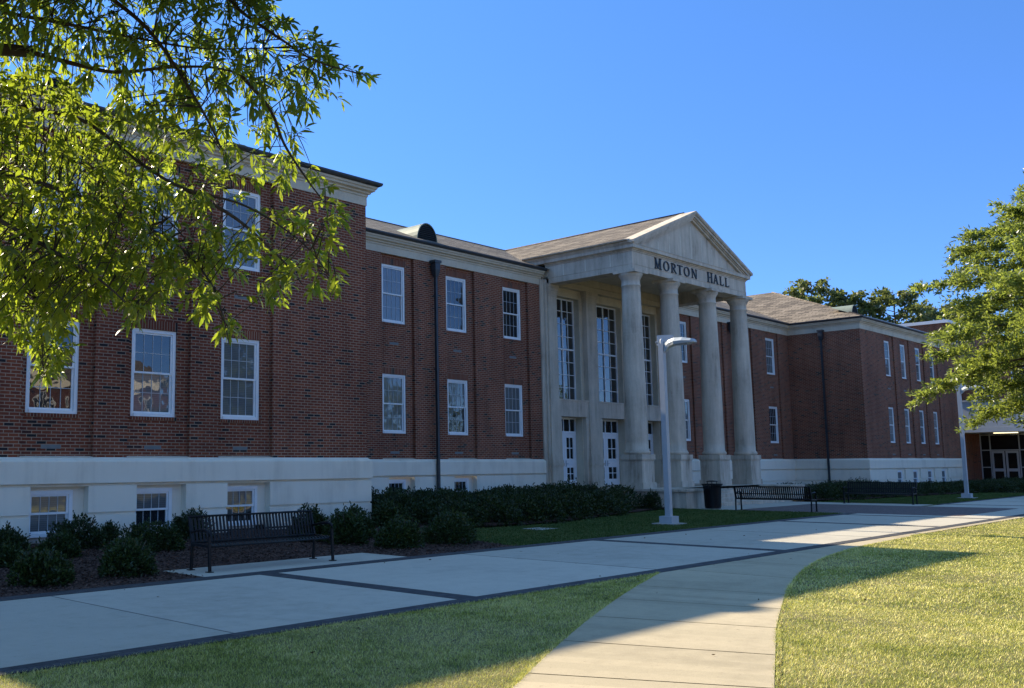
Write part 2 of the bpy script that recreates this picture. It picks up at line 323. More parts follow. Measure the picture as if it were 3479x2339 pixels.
def cards(P, Dr, L, Wd, rng=RNG):
    n = len(P); Dr = unit(Dr); up = unit(rng.normal(size=(n, 3))+np.array([0, 0, .5])); s = unit(np.cross(Dr, up)); L = L[:, None]; Wd = Wd[:, None]
    nn = np.cross(s, Dr)
    v = np.stack([P, P+Dr*L*.5+s*Wd*.5+nn*Wd*.15, P+Dr*L, P+Dr*L*.5-s*Wd*.5+nn*Wd*.15], 1).reshape(-1, 3); b = (np.arange(n)*4)[:, None]
    return v, [b+np.array([[0, 1, 2, 3]])]
def tag(o, label=None, cat=None, group=None, kind=None):
    for k, v in (('label', label), ('category', cat), ('group', group), ('kind', kind)):
        if v: o[k] = v
    return o
def empty(name, loc=(0, 0, 0), rz=0.0):
    o = bpy.data.objects.new(name, None); COL.objects.link(o); o.location = loc; o.rotation_euler = (0, 0, rz); o.empty_display_size = .2; return o
CHILD = {}
def copy_tree(o, parent=None):
    c = o.copy(); COL.objects.link(c)
    if parent: c.parent = parent
    for ch in list(o.children): copy_tree(ch, c)
    return c

# ------------------------------------------------------------------ ground, walks
LE = [(-6, -.7), (-2, 1.15), (2, 2.95), (4.2, 3.93), (5.82, 4.66), (6.41, 4.94), (7.5, 5.45), (9.19, 6.2), (11.2, 7.02), (12.4, 7.47), (13.45, 7.86)]
RE = [(-6, -2.3), (-1.2, -.35), (3.0, 1.45), (5.5, 2.55), (7.16, 3.28), (8.76, 3.98), (9.96, 4.5), (12.33, 5.44), (13.5, 5.87), (15.31, 6.46), (17.25, 6.96), (19.19, 7.28), (21.0, 7.45), (24.5, 7.6), (27.2, 7.66), (60, 7.69)]
def catmull(pts, n=8):
    out = []
    for i in range(len(pts)-1):
        p0 = np.array(pts[max(i-1, 0)]); p1 = np.array(pts[i]); p2 = np.array(pts[i+1]); p3 = np.array(pts[min(i+2, len(pts)-1)])
        for k in range(n):
            t = k/n; out.append(.5*((2*p1)+(-p0+p2)*t+(2*p0-5*p1+4*p2-p3)*t*t+(-p0+3*p1-3*p2+p3)*t**3))
    out.append(np.array(pts[-1])); return np.array(out)
LEc, REc = catmull(LE), catmull(RE)
def path_lo(x): return np.interp(x, REc[:, 0], REc[:, 1])
def path_hi(x): return np.where(x < 13.45, np.interp(x, LEc[:, 0], LEc[:, 1]), 7.86)
def on_walk(x, y):
    a = (y > path_lo(x)) & (y < path_hi(x)) & (x > -6) & (x < 60)
    b = (y > 7.86) & (y < 12.55)
    c = (x > 33.25) & (x < 42.2) & (y > 12.5) & (y < 19)
    d = (x > 8.42) & (x < 12.78) & (y > 12.5) & (y < 13.82)
    e = ((x-24.44)**2 < .1) & ((y-13.9)**2 < .1)
    return a | b | c | d
def in_bed(x, y):
    edge = np.where(y < 14.2, 15.9+(y-12.5)*.35, 16.5+(y-14.2)*.45)
    a = (y > 12.5) & (x < edge)
    hedge_front = np.interp(x, [16, 19, 20, 22.7, 25, 31.4, 33.2], [18.5, 17.2, 16.75, 16.45, 17.0, 18.4, 18.6])
    b = (y > hedge_front) & (x > 15) & (x < 33.3)
    c = (x > 42.3) & (y > np.interp(x, [42.3, 44, 46, 50, 55, 60, 76], [17.6, 17.1, 16.4, 16.3, 15.6, 15.2, 15.0]))
    return a | b | c
MB().quad((-300, -300, -.10), (500, -300, -.10), (500, 500, -.10), (-300, 500, -.10)).build('ground', M['lawn'], kind='structure')
# lawn sheet, gently uneven
gx, gy = np.meshgrid(np.linspace(-30, 70, 260), np.linspace(-40, 20.2, 200)); gz = -.018+.006*np.sin(gx*1.3+gy*.7)*np.sin(gy*1.1)
V = np.stack([gx, gy, gz], -1).reshape(-1, 3); I = np.arange(260*200).reshape(200, 260)
o = np_mesh('lawn', V, [np.stack([I[:-1, :-1], I[:-1, 1:], I[1:, 1:], I[1:, :-1]], -1).reshape(-1, 4)], M['lawn']); o['kind'] = 'structure'
mb = MB(); xb = [-25, -16, -8, -3.3, 1.2, 5.79, 9.32, 13.85, 18.35, 23.0, 27.65, 32.4, 42.6, 47, 51.7, 60, 76]
for a_, b_ in zip(xb[:-1], xb[1:]): mb.box(a_+.002, b_-.002, 8.13, 12.2, -.09, 0.0)
mb.box(76, 140, -12, 16.5, -.09, -.004)
mb.box(33.3, 42.2, 12.555, 18.2, -.09, -.001)
mb.build('main_walk', M['concrete'], kind='structure')
mb = MB().box(-25, 33.3, 12.2, 12.55, -.09, .004).box(42.3, 76, 12.2, 12.45, -.09, .004).box(-25, 60, 7.86, 8.13, -.09, .004)
for x, w in ((9.32, .34), (18.35, .34), (27.65, .30), (32.4, .26), (42.6, .26), (51.7, .26)): mb.box(x-w/2, x+w/2, 8.13, 12.2, -.05, .004)
mb.build('paving_bands', M['band'], kind='structure')
mb = MB()
for x in (-3.3, 1.2, 5.79, 13.85, 23.0, 47.0): mb.box(x-.009, x+.009, 8.13, 12.2, -.02, .003)
mb.build('walk_joints', m_plain('joint', (.20, .185, .165), .9, .1), kind='structure')
MB().box(33.45, 40.1, 9.2, 16.4, -.02, .0045).build('plaza_paving', M['paver'], kind='structure')
# curved path: slabs between joints
JL = [-4.5, -2.6, -.7, 1.2, 3.1, 4.75, 6.33, 7.72, 9.17, 10.57, 11.87]; JR = [-3.1, -1.3, .4, 2.1, 3.9, 5.6, 7.16, 8.40, 9.77, 11.07, 12.3]
mb = MB(); mb2 = MB()
yl = lambda x: float(np.interp(x, LEc[:, 0], LEc[:, 1])); yr = lambda x: float(np.interp(x, REc[:, 0], REc[:, 1]))
def slab(xl0, xl1, xr0, xr1):
    n = 6; A = [(xl0+(xl1-xl0)*i/n) for i in range(n+1)]; B = [(xr0+(xr1-xr0)*i/n) for i in range(n+1)]
    for i in range(n): mb.quad((A[i], yl(A[i]), -.002), (B[i], yr(B[i]), -.002), (B[i+1], yr(B[i+1]), -.002), (A[i+1], yl(A[i+1]), -.002))
    for E in (A, B):
        f = yl if E is A else yr
        for i in range(n): mb.quad((E[i], f(E[i]), -.002), (E[i+1], f(E[i+1]), -.002), (E[i+1], f(E[i+1]), -.1), (E[i], f(E[i]), -.1))
g = .011
for i in range(len(JL)-1): slab(JL[i]+g, JL[i+1]-g, JR[i]+g, JR[i+1]-g)
slab(11.87+g, 13.45, 12.3+g, 14.1-g)
xs = [13.45, 14.1, 16.0, 18.2, 20.6, 23.8, 27.2, 33, 60]
def strip(x0, x1, y0a, y0b):
    mb.quad((x0, y0a, -.002), (x1, y0b, -.002), (x1, 7.86, -.002), (x0, 7.86, -.002)); mb.quad((x0, y0a, -.002), (x1, y0b, -.002), (x1, y0b, -.1), (x0, y0a, -.1))
mb.quad((13.45, 7.86, -.002), (14.1-g, yr(14.1-g), -.002), (14.1-g, 7.86, -.002), (13.3, 7.86, -.002))
for a, b in zip(xs[1:-1], xs[2:]):
    n = 5
    for i in range(n):
        x0 = a+g+(b-a-2*g)*i/n; x1 = a+g+(b-a-2*g)*(i+1)/n; strip(x0, x1, yr(x0), yr(x1))
mb.build('curved_path', M['path'], kind='structure')
sl = MB().box(8.42, 12.78, 12.555, 13.8, -.06, .001); sl.build('bench_pad', M['concrete'], kind='structure')
# mulch beds
mx, my = np.meshgrid(np.linspace(-25, 76, 500), np.linspace(12.56, 24.5, 60)); ok = in_bed(mx, my) & ~((mx > 8.9) & (mx < 12.3) & (my < 13.4))
rise = np.clip((my-13.82)/1.5, 0, 1)*.05
V = np.stack([mx, my, -.004+rise+.02*np.sin(mx*3.1+my*2.3)*np.sin(my*2.7-mx*.8)*rise*20*.5], -1).reshape(-1, 3); I = np.arange(500*60).reshape(60, 500)
q = np.stack([I[:-1, :-1], I[:-1, 1:], I[1:, 1:], I[1:, :-1]], -1).reshape(-1, 4); q = q[ok[:-1, :-1].ravel()]
o = np_mesh('mulch_bed', V, [q], M['mulch']); o['kind'] = 'structure'
# bark chips
n = 26000; cx_ = RNG.uniform(3, 19, n); cy_ = RNG.uniform(12.56, 19.8, n); k = in_bed(cx_, cy_) & ~((cx_ > 8.42) & (cx_ < 12.78) & (cy_ < 13.8)); cx_, cy_ = cx_[k], cy_[k]; n = len(cx_)
P = np.stack([cx_, cy_, .006+np.clip((cy_-13.82)/1.5, 0, 1)*.05+RNG.uniform(0, .02, n)], 1); a = RNG.uniform(0, 6.28, n)
v, f = cards(P, np.stack([np.cos(a), np.sin(a), RNG.uniform(-.2, .35, n)], 1), RNG.uniform(.03, .085, n), RNG.uniform(.012, .03, n))
o = np_mesh('bark_chips', v, f, m_leaf('bark_chip', (.03, .018, .014), (.14, .088, .07), (.0, .0, .0), .05, .9, .1)); tag(o, 'dark brown bark chips spread over the planting bed', 'bark mulch', kind='stuff')
n = 60; P = np.stack([RNG.uniform(3, 26, n), RNG.uniform(3.5, 12.5, n), RNG.uniform(.006, .012, n)], 1); a = RNG.uniform(0, 6.28, n)
v, f = cards(P, np.stack([np.cos(a), np.sin(a), RNG.uniform(-.05, .3, n)], 1), RNG.uniform(.03, .07, n), RNG.uniform(.012, .025, n))
o = np_mesh('fallen_leaves', v, f, m_leaf('dry_leaf', (.03, .018, .010), (.16, .10, .05), (.1, .06, .02), .1, .8, .1)); tag(o, 'few dry fallen leaves scattered on the concrete walks', 'fallen leaves', kind='stuff')
# grass blades
def blades(n, xr, yr_, hh, ww, dens=None, fixed=None):
    x = RNG.uniform(*xr, n); y = RNG.uniform(*yr_, n)
    if fixed is not None: x, y = fixed[:, 0], fixed[:, 1]
    k = (~on_walk(x, y) & ~in_bed(x, y)) | ((np.arange(n) >= 420*60) & (fixed is not None))
    if dens is not None: k &= RNG.uniform(size=n) < dens(x, y)
    x, y = x[k], y[k]; n = len(x); a = RNG.uniform(0, 6.28, n)
    b = np.stack([x, y, np.full(n, -.02)], 1); lean = np.stack([np.cos(a), np.sin(a), np.zeros(n)], 1)*RNG.uniform(.2, 1.3, n)[:, None]
    d = unit(lean+np.array([0, 0, 1.0])); h = RNG.uniform(.55, 1.3, n)*hh; w = RNG.uniform(.7, 1.3, n)*ww; s = np.stack([-np.sin(a+RNG.normal(0, .6, n)), np.cos(a), np.zeros(n)], 1)
    dist = np.hypot(x, y)/8.0; w = w*np.clip(dist, .8, 3.0)
    v = np.stack([b-s*w[:, None]/2, b+s*w[:, None]/2, b+d*h[:, None]*.6+s*w[:, None]*.35, b+d*h[:, None]*.6-s*w[:, None]*.35, b+d*h[:, None]+lean*h[:, None]*.35], 1).reshape(-1, 3)
    i = (np.arange(n)*5)[:, None]; return v, [i+np.array([[0, 1, 2, 3]]), i+np.array([[3, 2, 4]])]
def fr(x, y): r_ = x/np.maximum(y, .01); ins = (r_ > .30) & (r_ < 5.2) & (y > 1.0); return np.where(ins, 1.0, .30)
se = MB()
for C_, sg in ((LEc, 1), (REc, -1)):
    for (xa, ya), (xb_, yb_) in zip(C_[:-1], C_[1:]):
        if xa < -2 or xa > 45: continue
        dx, dy = xb_-xa, yb_-ya; L_ = math.hypot(dx, dy); nx, ny = -dy/L_*sg*.05, dx/L_*sg*.05
        se.quad((xa, ya, -.0095), (xb_, yb_, -.0095), (xb_+nx, yb_+ny, -.0095), (xa+nx, ya+ny, -.0095))
se.build('dark_edge_strip', M['mulch'], kind='structure')  # thin dark strip along both edges of the curved path
V = []; G3 = []; G4 = []; off = 0
cl = []
for _ in range(420):
    x_, y_ = RNG.uniform(3.5, 26), RNG.uniform(1.8, 7.9)
    cl.append(np.stack([x_+RNG.normal(0, .10, 60), y_+RNG.normal(0, .10, 60)], 1))
for C_, sg in ((LEc, 1), (REc, -1)):
    i_ = RNG.integers(0, len(C_)-1, 9000); t_ = RNG.uniform(size=9000)[:, None]; p_ = C_[i_]*(1-t_)+C_[i_+1]*t_; p_ = p_[(p_[:, 0] > 2) & (p_[:, 0] < 34)]
    cl.append(p_+np.array([0, sg])*RNG.uniform(-.006, .05, (len(p_), 1)))
xe = RNG.uniform(2.5, 13.3, 5000); cl.append(np.stack([xe, 7.86+RNG.uniform(-.05, .015, 5000)], 1))
cl = np.concatenate(cl); CLX = cl
for args in ((760000, (-1.0, 12), (-.5, 8.0), .027, .0036, lambda x, y: fr(x, y)*np.clip((7.5/np.hypot(x, y))**1.2, .1, 1)),
             (620000, (11, 38), (-3.0, 8.0), .028, .0040, lambda x, y: fr(x, y)*np.clip((14/np.hypot(x, y))**1.3, .1, 1))):
    v, (q4, q3) = blades(*args); V.append(v); G4.append(q4+off); G3.append(q3+off); off += len(v)
v, (q4, q3) = blades(len(CLX), (0, 1), (0, 1), .040, .0038, None, CLX); V.append(v); G4.append(q4+off); G3.append(q3+off); off += len(v)
Vg = []; g3 = []; g4 = []; og = 0
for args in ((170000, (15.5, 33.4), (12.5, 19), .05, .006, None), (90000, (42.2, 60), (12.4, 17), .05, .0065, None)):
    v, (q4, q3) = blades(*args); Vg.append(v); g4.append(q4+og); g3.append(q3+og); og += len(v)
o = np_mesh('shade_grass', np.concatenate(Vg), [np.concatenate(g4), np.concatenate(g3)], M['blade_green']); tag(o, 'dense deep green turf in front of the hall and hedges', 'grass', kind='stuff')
o = np_mesh('grass', np.concatenate(V), [np.concatenate(G4), np.concatenate(G3)], M['blade']); tag(o, 'short clipped lawn grass, green and dry straw mixed', 'grass', kind='stuff')

# ------------------------------------------------------------------ Morton Hall
hall = empty('brick_hall', (38.4, 22, 0)); tag(hall, 'long two storey red brick hall with white columned entrance portico', 'building')
HO = Vector((38.4, 22, 0)); XM_ = 38.4
def part(mb, name, mat, parent=None):
    o = mb.build(name, mat, parent or hall)
    o.matrix_parent_inverse = Matrix.Identity(4)
    if parent is None or parent is hall: o.location = -HO
    return o
XA0, XA1, YA = 2.75, 19.05, 20.33
XC0, XC1 = 57.785, 75.3
YB = 24.50; XP0, XP1 = 33.1, 43.7
ZB, ZF = 1.912, 9.324          # brick from base top to frieze
RD = .14                        # recess depth of the window bays
def bays(xs, w0, w1, ratio): return [(x*ratio+w0, x*ratio+w1) for x in xs]
WA = [3.88, 6.42, 8.96, 11.50, 14.04]; WW = 1.225; WB = 1.20
WBx = [20.42, 23.78, 27.215, 30.654]; WDx = [44.47, 47.9, 51.34, 54.77]; WCx = [61.6, 64.33, 67.06, 69.79]; WCw = .84
LOW_A, UP_A = (2.868, 4.978), (6.82, 8.955)
LOW_B, UP_B = (2.816, 4.945), (6.816, 8.955)
wins = []                       # (x0, x1, z0, z1, y front of frame)
brick = MB(); sold = MB(); vents = MB(); VENT = []
def facade(x0, x1, y, xs, w, lo, up, r0, r1, RD=.14):
    rec = [(x+r0, x+r1) for x in xs]
    brick.wall('y', y, x0, x1, ZB-.03, ZF+.02, [(a, b, ZB-.5, ZF+.5) for a, b in rec], RD)
    for x, (a, b) in zip(xs, rec):
        yy = y+RD; hs = []
        for z0, z1 in (lo, up):
            hs.append((x, x+w, z0, z1)); wins.append((x, x+w, z0, z1, yy+(.035 if w > 1 else .012)))
        brick.wall('y', yy, a, b, ZB-.03, ZF+.02, hs, .16)
        for z0, z1 in (lo, up):
            VENT.append(((x+x+w)/2, yy, 2.13 if z0 < 5 else 6.07))
rA = 20.46/20.4
facade(XA0, XA1, YA, [x*rA for x in WA], WW, LOW_A, UP_A, -.14, 1.56, .13)
rB = 24.64/24.577
facade(XA1, XP0, YB, [x*rB for x in WBx], WB, LOW_B, UP_B, -.13, 1.55, .12)
facade(XP1, XC0, YB, [x*rB for x in WDx], WB, LOW_B, UP_B, -.16, 1.50, .09)
facade(XC0, XC1, YA, [x*rA for x in WCx], WCw, LOW_B, UP_B, -.20, 1.42, .075)
brick.wall('x', XA1, YA, YB, ZB-.03, ZF+.02, (), sign=-1); brick.wall('x', XC0, YA, YB, ZB-.03, ZF+.02, ())
brick.wall('x', XA0, YA, 37, ZB-.03, ZF+.02, ()); brick.wall('x', XC1, YA, 37, ZB-.03, ZF+.02, (), sign=-1); brick.wall('y', 37, XA0, XC1, 0, ZF+.02, ())
part(brick, 'brick_wall', M['brick'])
for x, y, z in VENT:
    mb = MB().box(x-.23, x+.23, y-.004, y+.02, z-.045, z+.045); part(mb, 'wall_vent', M['vent'])
# white base: band with sloped wash, two grooved courses, openings for basement windows
base = MB(); bwins = []
def base_run(path): base.extrude_path(path, [(-.2, 0), (.085, 0), (.085, .600), (.03, .607), (.03, .655), (.085, .662), (.085, 1.255), (.03, 1.262), (-.2, 1.262)], cap=True)
def base_seg(x0, x1, y, xs, w, zb=.17, dp=.14, ex_=.28):
    opens = [(x+.09, x+.09+w+ex_, -.2, 1.262) for x in xs]
    segs = []; c = x0
    for a, b, _, _ in opens: segs.append((c, a)); c = b
    segs.append((c, x1))
    for a, b in segs: base_run([(a, y), (b, y)])
    for (a, b, _, _), x in zip(opens, xs):
        base.box(a, b, y+dp, y+.2, 1.17, 1.27); base.box(a+w-.01, b, y+dp, y+.2, 0, 1.17); bwins.append((a, a+w, zb, 1.17, y+dp-.01)); base.box(a, b, y+dp, y+.2, -.05, zb)
base_seg(XA0-.085, XA1+.085, YA, [x*rA for x in WA], 1.06)
base_seg(XA1+.09, XP0, YB, [x*rB for x in WBx[:3]], 1.02); base_seg(XP1, XC0-.09, YB, [], 1)
base_seg(XC0-.085, XC1+.085, YA, [x*rA+.25 for x in WCx], .90, .17, .0, .5)
base_run([(XA1, YA+.2), (XA1, YB)]); base_run([(XC0, YB), (XC0, YA+.2)]); base_run([(XC1, YA+.2), (XC1, 37)])
band = [(-.05, 1.305), (.10, 1.305), (.115, 1.32), (.115, 1.79), (.10, 1.815), (-.02, ZB)]
gro = [(.03, 1.25), (.03, 1.31)]
pathL = [(XA0, 37), (XA0, YA), (XA1, YA), (XA1, YB), (XP0, YB)]; pathR = [(XP1, YB), (XC0, YB), (XC0, YA), (XC1, YA), (XC1, 37)]
for p in (pathL, pathR): base.extrude_path(p, band); base.extrude_path(p, gro, cap=False)
base.extrude_path(pathL, [(-.12, 1.82), (-.12+.0, ZB-.004)], cap=False)
for xs, y in (([x*rA for x in WA], YA), ([x*rB for x in WBx+WDx], YB), ([x*rA for x in WCx], YA)):
    for x in xs: base.add([(x-.2, y-.02, ZB-.008), (x+1.6, y-.02, ZB-.008), (x+1.6, y+.12, ZB+.012), (x-.2, y+.12, ZB+.012)], [(0, 1, 2, 3)])
bL, bR = MB(), MB()
for fc in base.f:
    t_ = bL if np.mean([base.v[i][0] for i in fc]) < XM_ else bR; t_.add([base.v[i] for i in fc], [tuple(range(len(fc)))])
for t_ in (bL, bR):
    o = part(t_, 'stone_base', M['base']); bm = bmesh.new(); bm.from_mesh(o.data); bmesh.ops.remove_doubles(bm, verts=bm.verts, dist=.0005); bmesh.ops.recalc_face_normals(bm, faces=bm.faces); bm.to_mesh(o.data); bm.free()
# frieze and cornice, gutter
FR = [(-.1, ZF-.02), (.025, ZF-.02), (.025, 9.56), (.05, 9.58), (.05, 9.63)]
CN = [(.05, 9.63), (.11, 9.66), (.12, 9.70), (.20, 9.735), (.215, 9.79), (.25, 9.81), (.26, 9.87), (.0, 9.87)]
GU = [(.1, 9.872), (.27, 9.872), (.345, 9.895), (.37, 9.94), (.372, 9.985), (.35, 9.99), (.25, 9.97), (.1, 9.97)]
eL = [(XA0, 37), (XA0, YA), (XA1, YA), (XA1, YB), (XP0+.1, YB)]; eR = [(XP1-.1, YB), (XC0, YB), (XC0, YA), (XC1, YA), (XC1, 37)]
fr_ = MB(); co = MB()
for p in (eL, eR):
    fr_.extrude_path(p, FR); co.extrude_path(p, CN)
    part(MB().extrude_path(p, GU), 'gutter', M['gutter']); part(fr_, 'frieze', M['stone_trim']); part(co, 'cornice', M['stone_trim']); fr_ = MB(); co = MB()
# roofs
rf = MB(); sB = .413; e = .33
yb0 = YB-e; zr = 9.975; yrid = 30.55; zrid = zr+sB*(yrid-yb0)
rf.quad((XA1-4, yb0, zr), (XC0+4, yb0, zr), (XC0+4, yrid, zrid), (XA1-4, yrid, zrid)); rf.quad((XC0+4, yrid, zrid), (XC0+4, 2*yrid-yb0, zr), (XA1-4, 2*yrid-yb0, zr), (XA1-4, yrid, zrid))
def hip(x0, x1, y0, y1, s):
    h = (x1-x0)/2; xm = (x0+x1)/2; za = zr+s*h
    rf.add([(x0, y0, zr), (x1, y0, zr), (xm, y0+h, za)], [(0, 1, 2)]); rf.add([(x0, y0, zr), (xm, y0+h, za), (xm, y1, za), (x0, y1, zr)], [(0, 1, 2, 3)])
    rf.add([(x1, y0, zr), (x1, y1, zr), (xm, y1, za), (xm, y0+h, za)], [(0, 1, 2, 3)]); rf.add([(x0, y1, zr), (xm, y1, za), (x1, y1, zr)], [(0, 1, 2)])
hip(XA0-e, XA1+e, YA-e, 45, .402); hip(XC0-e, XC1+e, YA-e, 45, .404)
# portico gable roof
XM = 38.415; zap = 12.61; ex = 5.10; zeave = 10.56
for s in (-1, 1): rf.quad((XM, 20.45, zap-.01), (XM, yrid+.5, zap-.01), (XM+s*ex, yrid+.5, zap-.01-.4*ex), (XM+s*ex, 20.45, zap-.01-.4*ex))
part(rf, 'roof', M['shingle'])
rc = MB(); rc.tube([(XM, 20.5, zap+.0), (XM, yrid+.2, zap+.0)], .05, 6); rc.tube([(XA1-3, yrid, zrid), (XC0+3.4, yrid, zrid)], .05, 6)
hh = (XC1-XC0+2*e)/2; rc.tube([(XC0-e, YA-e, zr), (XC0-e+hh, YA-e+hh, zr+.404*hh)], .05, 6); part(rc, 'ridge_cap', M['shingle'])
part(MB().box(58.4, XC1+.2, YA-.24, YA-.2, 9.98, 10.055), 'sunlit_eave_strip', M['coping'])  # pale strip added; its white stands in for sun on the gutter apron
# eyebrow roof vents
def roof_vent(x, y, r, h, s, z0):
    n = 14; arc = [(x+r*math.cos(math.pi*i/n), z0-.05+(h+.05)*math.sin(math.pi*i/n)) for i in range(n+1)]
    mb = MB(); tail = (x, y+(h+.02)/s, z0+h)
    mid = [((a-x)*.97+x, y+max(0, (b-z0))/s*.98+.02, b+.0) for a, b in arc]
    for i in range(n):
        mb.add([(arc[i][0], y, arc[i][1]), (arc[i+1][0], y, arc[i+1][1]), mid[i+1], mid[i]], [(0, 1, 2, 3)], True)
        a0, a1 = arc[i], arc[i+1]; q = lambda a, k: (x+(a[0]-x)*k, z0-.05+(a[1]-z0+.05)*k)
        i0, i1 = q(a0, .94), q(a1, .94); mb.quad((a0[0], y-.02, a0[1]), (a1[0], y-.02, a1[1]), (i1[0], y-.02, i1[1]), (i0[0], y-.02, i0[1]))
        mb.quad((a0[0], y-.02, a0[1]), (a1[0], y-.02, a1[1]), (a1[0], y, a1[1]), (a0[0], y, a0[1]))
    o = part(mb, 'roof_vent', M['copper'])
    lv = MB(); zz = z0-.02
    while zz < z0+h*.84:
        k = 1-((zz-z0+.05)/(h+.05))**2; w = r*.94*math.sqrt(max(0, k)); lv.add([(x-w, y-.015, zz), (x+w, y-.015, zz), (x+w, y+.04, zz+.065), (x-w, y+.04, zz+.065)], [(0, 1, 2, 3)]); zz += .075
    lv.add([(x+(a-x)*.94, y+.05, z0-.05+(b-z0+.05)*.94) for a, b in arc], [tuple(range(n+1))])
    lo = lv.build('louver', M['louver'], o)
roof_vent(9.75, 20.93, .53, .47, .402, 10.33); roof_vent(26.72, 25.05, .575, .66, .413, 10.35); roof_vent(58.98, 20.95, .5, .55, .404, 10.33)
# downspouts with leader heads
def downspout(x, y, dx, dy, z1):
    mb = MB(); mb.box(x-.05, x+.05, y-.05, y+.05, .05, z1-.5)
    mb.add([(x-.075, y-.075, z1-.62), (x+.075, y-.075, z1-.62), (x+.075, y+.075, z1-.62), (x-.075, y+.075, z1-.62), (x-.13, y-.12, z1-.36), (x+.13, y-.12, z1-.36), (x+.13, y+.12, z1-.36), (x-.13, y+.12, z1-.36)], [(0, 1, 5, 4), (1, 2, 6, 5), (2, 3, 7, 6), (3, 0, 4, 7), (4, 5, 6, 7)])
    mb.box(x-.13, x+.13, y-.12, y+.12, z1-.36, z1-.1); mb.box(x-.18, x+.18, y-.15, y+.15, z1-.1, z1)
    for z in (1.98, 5.2, 8.0): mb.box(x-.075, x+.075, y-.07, y+.075, z, z+.05)
    part(mb, 'downspout', M['gutter'])
downspout(26.38, YB-.19, 0, -1, 9.36); downspout(XC0-.19, 22.45, 1, 0, 9.42); downspout(50.2, YB-.19, 0, -1, 9.36)
# windows: frame (window) > sash, pane
def make_window(w, h, blind_u, blind_l, split=.5, grid=(4, 2), name='window'):
    """local: x 0..w, z 0..h, front face at y=0"""
    F = .085 if w > 1 else .055; Y1, Y2 = (.03, .06) if w > .9 else (.01, .03); mb = MB()
    mb.box(0, F, 0, .10, 0, h).box(w-F, w, 0, .10, 0, h).box(F, w-F, 0, .10, h-F, h).box(F, w-F, -.03, .10, 0, F*.9)
    root = mb.build(name, M['white'], hall)
    if name == 'window':
        MB().box(-.02, w+.02, -.039, .0, h+.004, h+.225).build('brick_lintel', M['soldier'], root); MB().box(-.02, w+.02, -.057, .0, -.085, -.004).build('brick_sill', M['soldier'], root)
    zm = F+(h-2*F)*split; x0, x1 = F, w-F
    for z0, z1, yo, bl in ((zm-.02, h-F, Y1, blind_u), (F*.9, zm+.02, Y2, blind_l)):
        s = MB(); t = .045; s.box(x0, x0+t, yo, yo+.03, z0, z1).box(x1-t, x1, yo, yo+.03, z0, z1).box(x0+t, x1-t, yo, yo+.03, z1-t, z1).box(x0+t, x1-t, yo, yo+.03, z0, z0+t)
        s.build('sash', M['white'], root)
        m = MB(); a, b, c, d = x0+t, x1-t, z0+t, z1-t
        for i in range(1, grid[0]): xx = a+(b-a)*i/grid[0]; m.box(xx-.0075, xx+.0075, yo+.013, yo+.022, c, d)
        for i in range(1, grid[1]): zz = c+(d-c)*i/grid[1]; m.box(a, b, yo+.0135, yo+.0215, zz-.0075, zz+.0075)
        m.box(a, b, yo+.0132, yo+.0218, c-.004, c+.003); m.build('muntin', M['muntin'], root)
        MB().quad((a-.01, yo+.024, c-.01), (b+.01, yo+.024, c-.01), (b+.01, yo+.024, d+.01), (a-.01, yo+.024, d+.01)).build('pane', M['blind'] if bl else M['glass'], root)
    return root
PRO = {}
def put_window(x0, x1, z0, z1, y, bu, bl, split=.5, grid=(4, 2), name='window'):
    key = (round(x1-x0, 2), round(z1-z0, 2), bu, bl, name)
    if key in PRO: r = copy_tree(PRO[key])
    else: r = PRO[key] = make_window(x1-x0, z1-z0, bu, bl, split, grid, name)
    r.location = Vector((x0, y, z0))-HO
rb = random.Random(5)
for (x0, x1, z0, z1, y) in wins:
    up = z0 > 5; b = rb.random()
    if x0 < 20: bu, bl = (True, True) if (up or 13 < x0 < 16) else ((x0 < 9.5 and False), 10 < x0 < 13)
    elif x0 < 34: bu, bl = {(True, 0): (True, True), (True, 1): (False, False), (True, 2): (False, False), (False, 0): (True, True), (False, 1): (True, False), (False, 2): (True, True)}.get((up, int((x0-23.5)//3.4)), (True, False))
    else: bu, bl = b < .55, b < .3
    put_window(x0, x1, z0, z1, y, bu, bl)
for (x0, x1, z0, z1, y) in bwins: put_window(x0, x1, z0, z1, y-.03, x0 < 19 or x0 > 55, x0 < 10 or x0 > 55, .5, (4, 1), 'basement_window')

